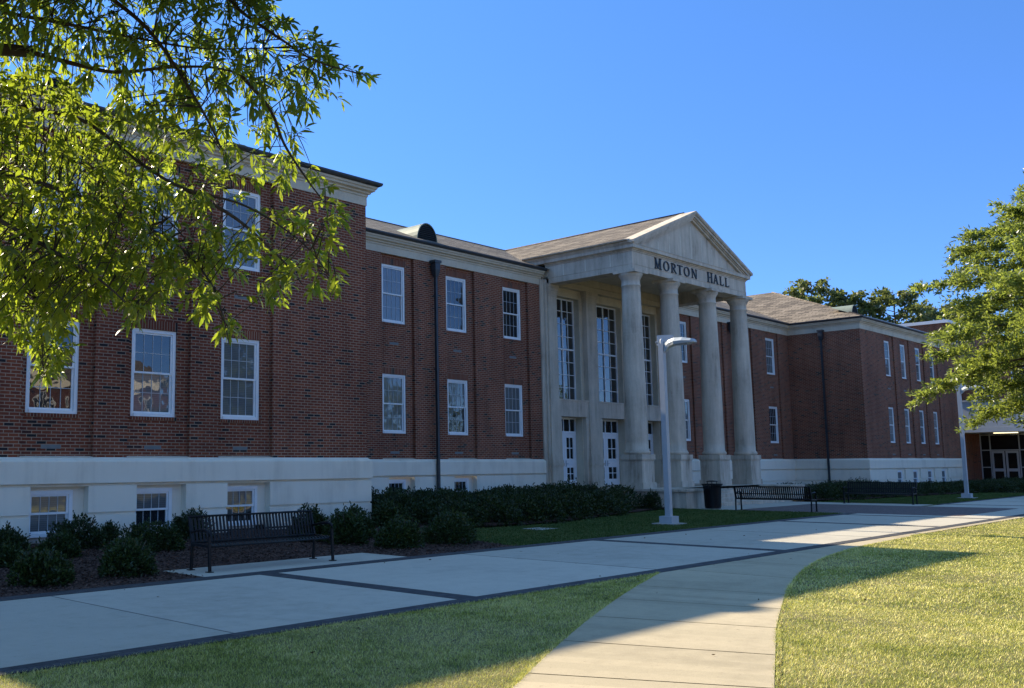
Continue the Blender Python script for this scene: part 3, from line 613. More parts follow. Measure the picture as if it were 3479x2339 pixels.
# ---- portico
PZ = .714
pl = MB(); pl.box(33.2, 43.63, 19.55, 25.2, -.05, PZ-.09); pl.box(33.12, 43.71, 19.5, 25.2, PZ-.09, PZ)
for a, b in ((33.2, 34.62), (42.2, 43.63)): pl.box(a, b, 18.15, 19.55, -.05, PZ-.09); pl.box(a-.08, b+.0, 18.08, 19.5, PZ-.09, PZ+.001)
part(pl, 'portico_plinth', M['stone_dirty'])
st = MB()
for i in range(5): y0 = 18.14+.34*i; st.box(34.62, 42.2, y0, 19.58, -.05 if i == 0 else PZ/5*i, PZ/5*(i+1)-(.001 if i == 4 else 0))
part(st, 'entrance_steps', M['stone_dirty'])
CXS = [XM-4.645, XM-1.665, XM+1.665, XM+4.645]; CY = 20.475
for cx in CXS:
    ped = MB(); h = .455
    ped.box(cx-h-.045, cx+h+.045, CY-h-.045, CY+h+.045, PZ, PZ+.235); ped.box(cx-h, cx+h, CY-h, CY+h, PZ+.235, 1.80)
    ped.box(cx-h-.025, cx+h+.025, CY-h-.025, CY+h+.025, 1.80, 1.84); ped.box(cx-h-.05, cx+h+.05, CY-h-.05, CY+h+.05, 1.84, 1.875); ped.box(cx-h-.04, cx+h+.04, CY-h-.04, CY+h+.04, 1.875, 2.035)
    sh = MB(); prof = [(.47, 2.036), (.505, 2.07), (.515, 2.11), (.505, 2.15), (.475, 2.18), (.465, 2.21), (.45, 2.235)]
    zb_, zt_ = 2.235, 8.72; rb_, rt_ = .445, .365; rings = []
    for i in range(21):
        t = i/20; r = rb_-(rb_-rt_)*(t**1.6); z = zb_+(zt_-zb_)*t; prof.append((r, z))
        if i in (7, 14): rings.append((r, z))
    prof += [(.385, 8.735), (.395, 8.76), (.385, 8.785), (.365, 8.80), (.365, 9.0), (.385, 9.02), (.385, 9.05), (.44, 9.12), (.48, 9.19), (.485, 9.235), (.48, 9.245)]
    sh.lathe(prof, cx, CY, 40)
    c = part(sh, 'column', M['stone'])
    def sub(mb, name, mat):
        o = mb.build(name, mat, c); return o
    sub(ped, 'pedestal', M['stone_dirty'])
    for r, z in rings: sub(MB().lathe([(r-.01, z-.006), (r+.0015, z-.006), (r+.0015, z+.006), (r-.01, z+.006)], cx, CY, 40, cap=False), 'drum_joint', M['stone_trim'])
    sub(MB().box(cx-.50, cx+.50, CY-.50, CY+.50, 9.246, 9.365), 'abacus', M['stone'])
# entablature: three sides
ent = MB(); xo0, xo1, yo = 33.46, 43.37, 20.185
pe = [(xo0, 24.42), (xo0, yo), (xo1, yo), (xo1, 24.42)]
ent.extrude_path(pe, [(-.72, 9.366), (0, 9.366), (0, 9.60), (.012, 9.605), (.012, 9.615), (-.008, 9.62), (-.008, 10.12), (.02, 10.135), (.02, 10.165), (.07, 10.20), (.075, 10.235)])
ent.extrude_path(pe, [(-.72, 9.366), (-.72, 9.62), (-.705, 9.625), (-.705, 9.95)], cap=False)
part(ent, 'entablature', M['stone'])
cor = MB(); pc = [(xo0, 25.4), (xo0, yo), (xo1, yo), (xo1, 25.4)]
cor.extrude_path(pc, [(-.2, 10.236), (.15, 10.236), (.16, 10.25), (.165, 10.37), (.18, 10.385), (.185, 10.40), (-.2, 10.42)])
cor2 = [(.18, 10.402), (.205, 10.43), (.24, 10.49), (.35, 10.515), (.37, 10.56), (.0, 10.615)]
for p in ([(xo0, 25.4), (xo0, yo+.0)], [(xo1, yo+.0), (xo1, 25.4)]): cor.extrude_path(p, cor2)
part(cor, 'cornice', M['stone'])
# tympanum and raking cornice
sl = .4
M['joint'] = m_plain('pale_joint', (.80, .74, .62), .9, .1)
for y_ in (21.2, 22.4, 23.5): part(MB().box(xo0-.0005, xo0+.02, y_-.009, y_+.009, 9.63, 10.115), 'frieze_joint', M['joint'])
for x_ in (34.55, 39.2, 42.4): part(MB().box(x_-.008, x_+.008, yo-.0005+.0, yo+.02, 9.37, 9.60), 'frieze_joint', M['joint'])

ty = MB(); ty.prism([(xo0+.15, 10.40), (xo1-.15, 10.40), (XM, 10.40+sl*(xo1-.15-XM))], yo+.06, yo+.5); part(ty, 'tympanum', M['stone'])
for i in range(-4, 5):
    x = XM+i*.93; zt = 10.42+sl*(xo1-.15-abs(x-XM)*1.0-XM)-.38
    if zt > 10.55: part(MB().box(x-.012, x+.012, yo+.055, yo+.07, 10.42, zt), 'tympanum_joint', M['joint'])
rk = MB()
for s in (-1, 1):
    def rak(d0, d1, y0, y1, xe):       # slab parallel to the slope between vertical offsets below the top line
        ztop = lambda x: zap-sl*abs(x)
        a = [(XM, zap-d1), (XM, zap-d0), (XM+s*xe, ztop(xe)-d0), (XM+s*xe, ztop(xe)-d1)]
        rk.prism(a, y0, y1)
    rak(.0, .10, yo-.26, yo+.5, 5.20); rak(.10, .145, yo-.235, yo+.5, 5.16); rak(.145, .26, yo-.18, yo+.5, 5.06); rak(.26, .31, yo-.11, yo+.5, 4.9); rak(.31, .40, yo-.06, yo+.5, 4.72)
part(rk, 'raking_cornice', M['stone'])
# rain streaks dripping from the mouldings are part of the stone; lettering
def glyph(ch, x0, x1, z0, z1):
    mb = MB(); w, h = x1-x0, z1-z0; T = .085; t = .042; P = lambda pts: mb.prism([(x0+u*w, z0+v*h) for u, v in pts], yo-.034, yo-.006)
    tw, tn, sv = T/w, t/w, .035/h
    def stem(u, wd, serif=True, top=True, bot=True):
        P([(u-wd/2, 0), (u+wd/2, 0), (u+wd/2, 1), (u-wd/2, 1)])
        if serif:
            e_ = wd/2+.045/w
            if bot: P([(u-e_, 0), (u+e_, 0), (u+e_, sv), (u-e_, sv)])
            if top: P([(u-e_, 1-sv), (u+e_, 1-sv), (u+e_, 1), (u-e_, 1)])
    def diag(u0, v0, u1, v1, wd): P([(u0-wd/2, v0), (u0+wd/2, v0), (u1+wd/2, v1), (u1-wd/2, v1)])
    def ring(cu, cv, ru, rv, a0=0, a1=360, wd=None):
        n = 28; wd = wd or T
        for i in range(n):
            q0, q1 = math.radians(a0+(a1-a0)*i/n), math.radians(a0+(a1-a0)*(i+1)/n)
            k = lambda q: (wd/w*(.55+.45*abs(math.cos(q))), t/h*1.0)
            pts = []
            for q, inn in ((q0, 0), (q1, 0), (q1, 1), (q0, 1)): a, b = k(q); pts.append((cu+(ru-inn*a)*math.cos(q), cv+(rv-inn*b)*math.sin(q)))
            P(pts)
    if ch == 'M': stem(.10, tn); stem(.88, tw); diag(.14, 1, .5, .05, tw); diag(.82, 1, .5, .05, tn)
    elif ch == 'O': ring(.5, .5, .5, .52)
    elif ch == 'R': stem(.16, tw); ring(.42, .74, .42, .26, -90, 90); P([(.16, 1-t/h), (.45, 1-t/h), (.45, 1), (.16, 1)]); P([(.16, .48), (.45, .48), (.45, .48+t/h), (.16, .48+t/h)]); diag(.42, .5, .92, 0, tw)
    elif ch == 'T': stem(.5, tw, True, False); P([(0, 1-t/h), (1, 1-t/h), (1, 1), (0, 1)]); P([(0, .86), (.05, .86), (.09, .96), (0, .96)]); P([(.91, .96), (.95, .86), (1, .86), (1, .96)])
    elif ch == 'N': stem(.12, tn); stem(.9, tn, True, True, False); diag(.12, 1, .88, 0, tw)
    elif ch == 'H': stem(.16, tw); stem(.84, tw); P([(.16, .47), (.84, .47), (.84, .47+t/h), (.16, .47+t/h)])
    elif ch == 'A': diag(.1, 0, .5, 1, tn); diag(.88, 0, .5, 1, tw); P([(.24, .3), (.78, .3), (.78, .3+t/h), (.24, .3+t/h)]); P([(-.02, 0), (.24, 0), (.24, sv), (-.02, sv)]); P([(.7, 0), (1.04, 0), (1.04, sv), (.7, sv)])
    elif ch == 'L': stem(.2, tw); P([(.2, 0), (.95, 0), (.95, t/h), (.2, t/h)]); P([(.86, t/h), (.95, t/h), (1.0, .22), (.93, .22)])
    return mb
for ch, a, b, z0, z1 in (('M', 35.17, 35.66, 9.64, 10.10), ('O', 35.85, 36.33, 9.65, 10.06), ('R', 36.50, 36.92, 9.645, 10.06), ('T', 37.0, 37.43, 9.645, 10.06), ('O', 37.55, 38.04, 9.65, 10.06), ('N', 38.22, 38.66, 9.645, 10.06),
                         ('H', 39.63, 40.08, 9.64, 10.10), ('A', 40.17, 40.60, 9.645, 10.07), ('L', 40.77, 41.12, 9.645, 10.06), ('L', 41.28, 41.64, 9.645, 10.06)):
    part(glyph(ch, a, b, z0, z1), 'letter', M['letter'])
# portico ceiling, back wall, pilasters
ce = MB(); ce.box(xo0+.70, xo1-.70, yo+.70, 25.0, 9.94, 10.05); part(ce, 'portico_ceiling', M['stone_trim'])
YW = 24.54; YPF = 24.30
bw = MB()
bayc = [(34.27, 36.04), (37.36, 39.47), (40.79, 42.56)]
bw.wall('y', YW, 33.4, 43.45, PZ, 10.0, [(a, b, PZ-.3, 9.0) for a, b in bayc], .36)
part(bw, 'portico_back_wall', M['stone_trim'])
tr = MB(); tr.box(33.46, 43.37, YPF-.03, YW+.02, 9.366, 9.6); tr.box(33.46, 43.37, YPF, YW+.02, 9.6, 9.945); tr.box(33.46, 43.37, YPF-.05, YW, 9.61, 9.66); part(tr, 'wall_entablature', M['stone_trim'])
for a, b in ((33.43, 34.05), (36.28, 37.06), (39.77, 40.55), (42.78, 43.40)):
    p = MB(); p.box(a, b, YPF, YW+.05, 2.1, 8.95); p.box(a-.02, b+.02, YPF-.02, YW+.05, 8.86, 8.90); p.box(a-.03, b+.03, YPF-.03, YW+.05, 9.02, 9.10); p.box(a-.015, b+.015, YPF-.015, YW+.05, 8.95, 9.02); p.box(a-.055, b+.055, YPF-.055, YW+.05, 9.10, 9.23); p.box(a-.08, b+.08, YPF-.08, YW+.05, 9.23, 9.364)
    p.box(a-.04, b+.04, YPF-.04, YW+.05, 2.0, 2.1); p.box(a-.06, b+.06, YPF-.06, YW+.05, PZ, 1.62); p.box(a-.1, b+.1, YPF-.1, YW+.05, 1.62, 1.72); p.box(a-.075, b+.075, YPF-.075, YW+.05, 1.72, 1.86); p.box(a-.055, b+.055, YPF-.055, YW+.05, 1.86, 2.0); p.box(a-.09, b+.09, YPF-.09, YW+.05, PZ, .95)
    part(p, 'pilaster', M['stone'])
# stepped stone jamb against the brick
jm = MB()
for a, b, y in ((33.08, 33.30, 24.44), (33.30, 33.45, 24.36)): jm.box(a, b, y, 24.9, 0.0, 9.55)
for a, b, y in ((43.53, 43.75, 24.44), (43.38, 43.53, 24.36)): jm.box(a, b, y, 24.9, 0.0, 9.55)
part(jm, 'stone_jamb', M['stone'])
# spandrels, tall windows, doors
YD = 24.94
for i, (a, b) in enumerate(bayc):
    pa, pb = ((34.05, 36.28), (37.06, 39.77), (40.55, 42.78))[i]
    sp = MB(); sp.box(pa-.01, pb+.01, YPF+.05, YW+.3, 3.73, 4.40); sp.box(pa-.01, pb+.01, YPF+.02, YW+.3, 4.40, 4.47)
    lo_a, lo_b = a-.02, b+.04
    sp.box(pa-.01, lo_a, YPF+.06, YD+.1, PZ, 3.72); sp.box(lo_b, pb+.01, YPF+.06, YD+.1, PZ, 3.72); sp.box(lo_a, lo_b, YD+.06, YD+.1, PZ, 3.72)
    part(sp, 'spandrel', M['stone'])
    # tall gridded window
    z0, z1, y = 4.47, 8.99, 24.84; w = b-a; fr2 = MB(); F = .06
    fr2.box(a, a+F, y-.02, y+.08, z0, z1).box(b-F, b, y-.02, y+.08, z0, z1).box(a+F, b-F, y-.02, y+.08, z1-F, z1).box(a+F, b-F, y-.02, y+.08, z0, z0+F)
    xm = (a+b)/2; fr2.box(xm-.028, xm+.028, y-.015, y+.05, z0+F, z1-F); zm = z0+(z1-z0)*.5; fr2.box(a+F, xm-.028, y-.012, y+.05, zm-.035, zm+.035).box(xm+.028, b-F, y-.012, y+.05, zm-.035, zm+.035)
    root = part(fr2, 'tall_window', M['white'])
    g2 = MB()
    for xa, xb in ((a+F, xm-.028), (xm+.028, b-F)): xx = (xa+xb)/2; g2.box(xx-.013, xx+.013, y-.005, y+.03, z0+F, z1-F)
    for k in range(1, 8):
        if k == 4: continue
        zz = z0+(z1-z0)*k/8
        for xa, xb in ((a+F, xm-.028), (xm+.028, b-F)): g2.box(xa, xb, y-.002, y+.026, zz-.013, zz+.013)
    g2.build('glazing_bars', M['white'], root)
    MB().quad((a+.03, y+.03, z0+.03), (b-.03, y+.03, z0+.03), (b-.03, y+.03, z1-.03), (a+.03, y+.03, z1-.03)).build('pane', M['glass_big'], root)
    # double door with transom
    da, db = lo_a, lo_b; fr3 = MB(); fr3.box(da, da+.07, YD-.03, YD+.06, PZ, 3.72).box(db-.07, db, YD-.03, YD+.06, PZ, 3.72).box(da+.07, db-.07, YD-.03, YD+.06, 3.64, 3.72).box(da+.07, db-.07, YD-.03, YD+.06, 3.02, 3.12)
    fx = part(fr3, 'door_frame', M['door']); fm = MB(); xm = (da+db)/2
    for k in (-1, 0, 1): fm.box(xm+k*(db-da)/4-.02, xm+k*(db-da)/4+.02, YD-.02, YD+.02, 3.12, 3.64)
    fm.build('transom_bars', M['door'], fx); MB().quad((da+.05, YD+.03, 3.1), (db-.05, YD+.03, 3.1), (db-.05, YD+.03, 3.66), (da+.05, YD+.03, 3.66)).build('transom_pane', M['glass_dark'], fx)
    for s in (0, 1):
        x0 = da+.07 if s == 0 else xm+.004; x1 = xm-.004 if s == 0 else db-.07; d = MB(); wL = x1-x0; pa_ = .17; hs = []
        xc = (x0+x1)/2
        rows = ((.98, 1.22), (1.25, 1.49), (1.86, 2.24), (2.27, 2.66)); rows = ((1.0, 1.25), (1.28, 1.53), (1.92, 2.36), (2.40, 2.84))
        for r0, r1 in rows: hs += [(x0+pa_, xc-.015, r0, r1), (xc+.015, x1-pa_, r0, r1)]
        d.wall('y', YD-.02, x0, x1, PZ+.01, 3.015, hs, .04)
        dd = part(d, 'door', M['door']); MB().quad((x0+.1, YD+.019, .9), (x1-.1, YD+.019, .9), (x1-.1, YD+.019, 2.9), (x0+.1, YD+.019, 2.9)).build('door_pane', M['glass_dark'], dd)
        hx = x1-.09 if s == 0 else x0+.09; hd = MB(); hd.box(hx-.03, hx+.03, YD-.035, YD-.021, 1.58, 1.84); hd.bar((hx, YD-.05, 1.7), (hx+(.12 if s else -.12), YD-.06, 1.7), .02, .02); hd.box(hx-.012, hx+.012, YD-.06, YD-.03, 1.69, 1.71); hd.build('door_handle', M['alu'], dd)
# thin expansion joints on the brick corner
MB()
# ------------------------------------------------------------------ neighbouring hall with grey entrance canopy
nb = empty('entrance_building', (80, 20, 0)); tag(nb, 'taller brick building with grey canopy over glass entrance doors behind the tree', 'building')
NO = Vector((80, 20, 0))
def npart(mb, name, mat, parent=None):
    o = mb.build(name, mat, parent or nb)
    if parent is None: o.location = -NO
    return o
b = MB(); b.box(78, 110, 21.4, 60, 5.9, 11.75); b.box(79.6, 110, 8, 21.4, 5.0, 9.2); b.box(82.4, 110, 8, 20.9, 0, 5); b.box(82.02, 82.6, 20.9, 23.5, 0, 3.8); b.box(78.02, 110, 21.4, 60, 0, 5.9); b.box(80, 110, 2, 10, 0, 5)
npart(b, 'brick_wall', M['brick_far'])
npart(MB().box(77.9, 110.1, 21.3, 60.1, 11.75, 11.98), 'coping', M['coping'])
c = MB(); c.box(77.6, 83, 7, 21.38, 3.72, 4.05); c.box(77.62, 83, 7, 21.38, 4.055, 5.9); c.box(77.55, 83, 7, 21.38, 5.9, 6.0)
cn = npart(c, 'canopy', M['canopy'])
j = MB()
for y in (9.2, 12, 14.8, 17.6, 20.2): j.box(77.612, 77.63, y-.012, y+.012, 3.75, 5.88)
o = j.build('panel_joint', M['gutter'], cn)
EX = 82.0
g = MB(); g.quad((EX+.06, 8, 0), (EX+.06, 20.9, 0), (EX+.06, 20.9, 3.72), (EX+.06, 8, 3.72)); npart(g, 'entrance_glass', M['glass_dark'])
f = MB()
for y in (20.88, 20.27, 18.42, 17.4, 16.2, 15.0, 13.8, 12.6, 11.4, 10.2, 9.0): f.box(EX-.02, EX+.08, y-.035, y+.035, 0, 3.7)
for z in (.04, 2.50, 3.62): f.box(EX-.015, EX+.075, 8, 20.88, z-.04, z+.04)
f.box(EX-.014, EX+.074, 20.27, 20.88, 1.22, 1.28); f.box(EX-.014, EX+.074, 17.4, 18.42, 1.22, 1.28)
npart(f, 'mullion', M['alu'])
for y0, y1 in ((19.37, 20.2), (18.48, 19.31)):
    d = MB(); d.wall('x', EX-.05, y0, y1, .03, 2.44, [(y0+.13, y1-.13, .28, .95), (y0+.13, y1-.13, 1.16, 2.28)], .04); npart(d, 'glass_door', M['alu'])
npart(MB().box(79.6, 79.7, 17.9, 19.4, 3.66, 3.72), 'ceiling_light', M['tube'])
for i in range(5):
    y0 = 10+2.3*i; w = MB().box(79.57, 79.64, y0, y0+1.1, 6.3, 8.3); ww = npart(w, 'window', M['white'])
    MB().box(79.555, 79.575, y0+.08, y0+1.02, 6.38, 8.22).build('pane', M['glass'], ww)
for i in range(6):
    x0 = 80+3.2*i; w = MB().box(x0, x0+1.2, 21.36, 21.42, 6.6, 8.9); ww = npart(w, 'window', M['white'])
    MB().box(x0+.08, x0+1.12, 21.345, 21.365, 6.68, 8.82).build('pane', M['glass'], ww)

# ------------------------------------------------------------------ building across the lawn (seen in the window reflections)
ob = empty('reflected_hall', (30, -34, 0)); tag(ob, 'sunlit brick hall across the lawn, seen only mirrored in the windows', 'building')
w = MB(); w.box(4, 46, -48, -34, 1.6, 8.6); o = w.build('brick_wall', m_brick('brown_brick', tone=.5), ob); o.location = (-30, 34, 0)
w = MB(); w.box(3.9, 46.1, -48.1, -33.9, 0, 1.6); w.box(3.7, 46.3, -48.3, -33.7, 8.6, 9.3); o = w.build('stone_base', M['base'], ob); o.location = (-30, 34, 0)
w = MB(); w.prism([(-48.5, 9.3), (-33.5, 9.3), (-41, 12)], 3.5, 46.5, 'x'); o = w.build('roof', M['shingle'], ob); o.location = (-30, 34, 0)
for i in range(13):
    for z in (2.8, 6.0):
        x0 = 5.5+3.15*i; w = MB().box(x0, x0+1.3, -34.05, -33.95, z, z+2.0); ww = w.build('window', M['white'], ob); ww.location = (-30, 34, 0)
        MB().box(x0+.1, x0+.6, -33.955, -33.94, z+.1, z+1.9).box(x0+.7, x0+1.2, -33.955, -33.94, z+.1, z+1.9).build('pane', M['glass'], ww)

# ------------------------------------------------------------------ benches
def make_bench():
    """local: centre of the back feet at origin, faces -Y, length along X"""
    r = empty('park_bench'); Lh = 1.285
    prof = [(-.02+.07, .845), (.055, .82), (.03, .70), (.0, .56), (-.025, .46), (-.055, .425), (-.10, .415), (-.25, .425), (-.40, .435), (-.455, .43), (-.485, .405), (-.49, .385)]
    prof = [(y+.02, z) for y, z in prof]
    def ribbon(mb, x, w, pts, th=.008):
        for i in range(len(pts)-1): mb.bar((x, pts[i][0], pts[i][1]), (x, pts[i+1][0], pts[i+1][1]), w, th, (1, 0, 0)) if False else mb.add([(x-w/2, pts[i][0], pts[i][1]), (x+w/2, pts[i][0], pts[i][1]), (x+w/2, pts[i+1][0], pts[i+1][1]), (x-w/2, pts[i+1][0], pts[i+1][1]), (x-w/2, pts[i][0]-th, pts[i][1]-th*.4), (x+w/2, pts[i][0]-th, pts[i][1]-th*.4), (x+w/2, pts[i+1][0]-th, pts[i+1][1]-th*.4), (x-w/2, pts[i+1][0]-th, pts[i+1][1]-th*.4)], [(0, 1, 2, 3), (7, 6, 5, 4), (0, 3, 7, 4), (1, 5, 6, 2)])
    bk, se = MB(), MB(); n = 37
    for i in range(n):
        x = -Lh+.035+(2*Lh-.07)*i/(n-1); ribbon(bk, x, .04, prof[:5]); ribbon(se, x, .04, prof[4:])
    bk.tube([(-Lh, .07, .85), (Lh, .07, .85)], .017, 8); bk.bar((-Lh, .035, .60), (Lh, .035, .60), .03, .006, (0, 1, 0)); se.tube([(-Lh, -.03, .44), (Lh, -.03, .44)], .016, 6); se.tube([(-Lh, -.465, .39), (Lh, -.465, .39)], .016, 6)
    bk.build('backrest', M['black'], r); se.build('seat', M['black'], r)
    for s in (-1, 1):
        x = s*Lh
        lg = MB(); lg.bar((x, -.03, .45), (x, .0, .015), .042, .032, (0, 1, 0)); lg.box(x-.045, x+.045, -.045, .065, 0, .014); lg.build('leg', M['black'], r)
        lg = MB(); lg.bar((x, -.50, .56), (x, -.53, .015), .046, .032, (0, 1, 0)); lg.box(x-.045, x+.045, -.58, -.47, 0, .014); lg.build('leg', M['black'], r)
        sf = MB(); sf.bar((x, .085, .85), (x, -.03, .43), .04, .03, (0, 1, 0)); sf.bar((x, -.03, .42), (x, -.51, .40), .04, .04); sf.build('side_frame', M['black'], r)
        ar = MB(); ar.tube([(x, .02, .60), (x, -.2, .645), (x, -.40, .655), (x, -.47, .645), (x, -.50, .61), (x, -.505, .55)], [.018, .02, .024, .024, .022, .018], 8); ar.build('armrest', M['black'], r)
    return r
b1 = make_bench(); b1.location = (10.085, 13.56, 0); tag(b1, 'black slatted metal bench on the concrete pad in front of the mulch bed', 'bench', 'black strap benches')
b2 = copy_tree(b1); b2.location = (33.1, 14.87, 0); b2.rotation_euler = (0, 0, math.radians(90+4.6)); tag(b2, 'black bench seen from behind, at the steps beside the trash can', 'bench', 'black strap benches')
b3 = copy_tree(b1); b3.location = (42.03, 14.36, 0); b3.rotation_euler = (0, 0, math.radians(-90+2.0)); tag(b3, 'black bench facing the brown pavers with right-hand hedge behind it', 'bench', 'black strap benches')

# ------------------------------------------------------------------ trash can
tc = empty('trash_can', (34.05, 17.55, 0)); tag(tc, 'black slatted metal litter bin with a domed lid beside the steps', 'trash can')
mb = MB(); n = 30
for i in range(n):
    a = 2*math.pi*i/n; ca, sa = math.cos(a), math.sin(a); pts = [(.29, .06), (.30, .45), (.315, .74), (.335, .84), (.385, .90)]
    for (r0, z0), (r1, z1) in zip(pts[:-1], pts[1:]): mb.bar((r0*ca, r0*sa, z0), (r1*ca, r1*sa, z1), .036, .008, (ca, sa, 0))
for z, r in ((.09, .288), (.45, .298), (.72, .31), (.895, .383)): mb.lathe([(r-.012, z-.015), (r, z-.015), (r, z+.015), (r-.012, z+.015)], 0, 0, 32, cap=False)
mb.build('slatted_body', M['black'], tc); MB().lathe([(.26, .05), (.27, .72)], 0, 0, 24).build('liner', M['black'], tc)
MB().lathe([(.22, .985), (.215, 1.0), (.15, 1.025), (.01, 1.04)], 0, 0, 24).build('lid', M['black'], tc)
for k in range(3):
    a = k*2.094+.5; MB().bar((.19*math.cos(a), .19*math.sin(a), .86), (.19*math.cos(a), .19*math.sin(a), .995), .02, .02).build('lid_support', M['black'], tc)
MB().lathe([(.28, 0), (.28, .05)], 0, 0, 24).build('foot_ring', M['black'], tc)

# ------------------------------------------------------------------ lamp posts
def make_lamp():
    r = empty('street_lamp')
    MB().box(-.34, .34, -.34, .34, -.05, .03).build('footing', M['plate'], r)
    MB().box(-.19, .19, -.19, .19, .03, .22).build('base_cover', M['pole'], r)
    MB().box(-.075, .075, -.075, .075, .22, 5.02).build('pole', M['pole'], r)
    MB().box(-.085, -.02, -.09, -.02, .62, .82).build('hand_hole_cover', M['pole'], r)
    MB().lathe([(.05, 5.02), (.05, 5.12), (.035, 5.15), (.01, 5.165)], 0, 0, 16).build('photocell', M['pole'], r)
    p = MB(); p.bar((.10-.06, .06+.105, 5.15), (.10+.165, .06-.29, 5.15), .02, .26); p.box(-.06, .15, .12, .17, 5.06, 5.10); p.box(-.03, .12, .08, .14, 4.98, 5.06); p.build('antenna_panel', M['pole'], r)
    h = MB(); top = [(-.08, 4.82), (-.09, 4.95), (-.13, 5.03), (-.24, 5.095), (-.45, 5.14), (-.70, 5.13), (-.95, 5.075), (-1.03, 5.02)]; bot = [(-.08, 4.76), (-.16, 4.82), (-.22, 4.89), (-.32, 4.93), (-.45, 4.95), (-.70, 4.96), (-.95, 4.96), (-1.03, 4.97)]
    wd = [.045, .06, .08, .13, .19, .21, .17, .08]; vs = []; fs = []
    for (y, z), (yb_, zb2), w_ in zip(top, bot, wd): vs += [(-w_*.6, y, z), (w_*.6, y, z), (w_, y*.5+yb_*.5, z*.45+zb2*.55), (w_*.9, yb_, zb2), (-w_*.9, yb_, zb2), (-w_, y*.5+yb_*.5, z*.45+zb2*.55)]
    for i in range(len(wd)-1):
        for k in range(6): fs.append((i*6+k, i*6+(k+1) % 6, (i+1)*6+(k+1) % 6, (i+1)*6+k))
    fs += [tuple(range(6)), tuple((len(wd)-1)*6+k for k in range(6))[::-1]]; h.add(vs, fs); hd = h.build('lamp_head', M['lampgrey'], r)
    MB().box(-.12, .12, -.84, -.48, 4.93, 4.97).build('lens', M['lens'], hd)
    return r
l1 = make_lamp(); l1.location = (24.46, 13.92, 0); tag(l1, 'grey lamp post with curved head standing on the lawn before the portico columns', 'lamp post', 'grey square lamp posts')
l2 = copy_tree(l1); l2.location = (50.25, 13.5, 0); tag(l2, 'distant grey lamp post partly hidden by hanging leaves of the right tree', 'lamp post', 'grey square lamp posts')
MB().box(20.25, 20.95, 15.1, 15.75, -.05, .012).build('utility_cover', M['plate']); tag(bpy.data.objects['utility_cover'], 'small flat concrete utility cover lying in the shaded lawn', 'utility cover')

# ------------------------------------------------------------------ shrubs and hedges
def shrub_mesh(name, r, h, n, leaf, seed, flat=.75, bumps=9, boxy=2.0):
    g = np.random.default_rng(seed); d = unit(g.normal(size=(n, 3))); d[:, 2] = np.abs(d[:, 2])*1.0-.12*(g.uniform(size=n) < .5)
    d = unit(d); lob = np.ones(n)
    for _ in range(bumps):
        c = unit(g.normal(size=(1, 3))*np.array([1, 1, .6])); lob += g.uniform(-.22, .34)*np.exp(-((d-c)**2).sum(1)/.13)
    rad = lob*(g.uniform(.62, 1.02, n)**.6); P = d*rad[:, None]*np.array([r, r, h*.92])*.92; P[:, 2] = np.maximum(P[:, 2], -.02)
    out = unit(d+g.normal(size=(n, 3))*.65+np.array([0, 0, .35]))
    v, f = cards(P, out, g.uniform(.7, 1.3, n)*leaf, g.uniform(.5, .7, n)*leaf, g)
    sp = g.choice(n, 22); Q = []; DD = []       # shoots that break the outline
    for i in sp:
        for k in range(7):
            if P[i, 2] > .1*h: Q.append(P[i]+unit(d[i]+[0, 0, .6])*k*leaf*.35); DD.append(unit(d[i]+g.normal(size=3)*.9+[0, 0, .6]))
    Q, DD = np.array(Q), np.array(DD); v2, f2 = cards(Q, DD, g.uniform(.7, 1.2, len(Q))*leaf, g.uniform(.5, .65, len(Q))*leaf, g)
    return np.concatenate([v, v2]), [np.concatenate([f[0], f2[0]+len(v)])]
def shrub(x, y, w, h, label, seed, cat='shrub', mat='shrub', n=3400, leaf=.062, group='shrubs in the planting bed', z=.03):
    w *= .9; h *= .95; r = empty('shrub', (x, y, z)); q = np.random.default_rng(seed+500); VV = []; FF = []; off = 0
    blobs = [(0, 0, .40, .92)]+[(.26*math.cos(t), .26*math.sin(t), q.uniform(.22, .34), q.uniform(.55, 1.0)) for t in q.uniform(0, 6.28)+np.arange(4)*1.57+q.normal(0, .3, 4)]
    for i, (bx, by, br_, bh) in enumerate(blobs):
        v, f = shrub_mesh('f', w*br_, h*bh, int(n*(.34 if i == 0 else .22)), leaf*q.uniform(.85, 1.1), seed*31+i); VV.append(v+np.array([bx*w, by*w, 0])); FF.append(f[0]+off); off += len(v)
    np_mesh('foliage', np.concatenate(VV), [np.concatenate(FF)], M[mat], r)
    s = MB(); g = random.Random(seed)
    for _ in range(6): a = g.uniform(0, 6.28); s.tube([(0, 0, -.03), (w*.12*math.cos(a), w*.12*math.sin(a), h*.3), (w*.28*math.cos(a), w*.28*math.sin(a), h*.75)], [.014, .011, .005], 5)
    s.build('stem', M['bark'], r); tag(r, label, cat, group); return r
shrub(6.30, 13.55, .90, .62, 'rounded green shrub at the mulch edge nearest the bottom left corner', 1)
shrub(9.32, 18.54, 1.35, .80, 'dark leggy shrub under the second basement window from the left', 2, mat='shrub_dark')
shrub(7.70, 18.2, .95, .62, 'dark shrub below the first basement window, cut by the photo edge', 3, mat='shrub_dark')
shrub(8.15, 16.9, .85, .55, 'olive green shrub tucked between the first two dark shrubs', 12)
shrub(6.72, 16.0, .75, .48, 'small low shrub on bare mulch at the extreme left', 4)
shrub(7.78, 13.75, 1.05, .68, 'bushy green shrub just left of the near bench', 5)
shrub(10.85, 20.0, .42, .42, 'tiny pale sprig growing against the white stone base', 6, n=500)
shrub(9.95, 16.75, 1.35, .78, 'wide shrub rising behind the near bench\'s left armrest', 7)
shrub(12.3, 19.0, 1.15, .86, 'tall glossy shrub beneath the third basement window', 8, mat='shrub_dark')
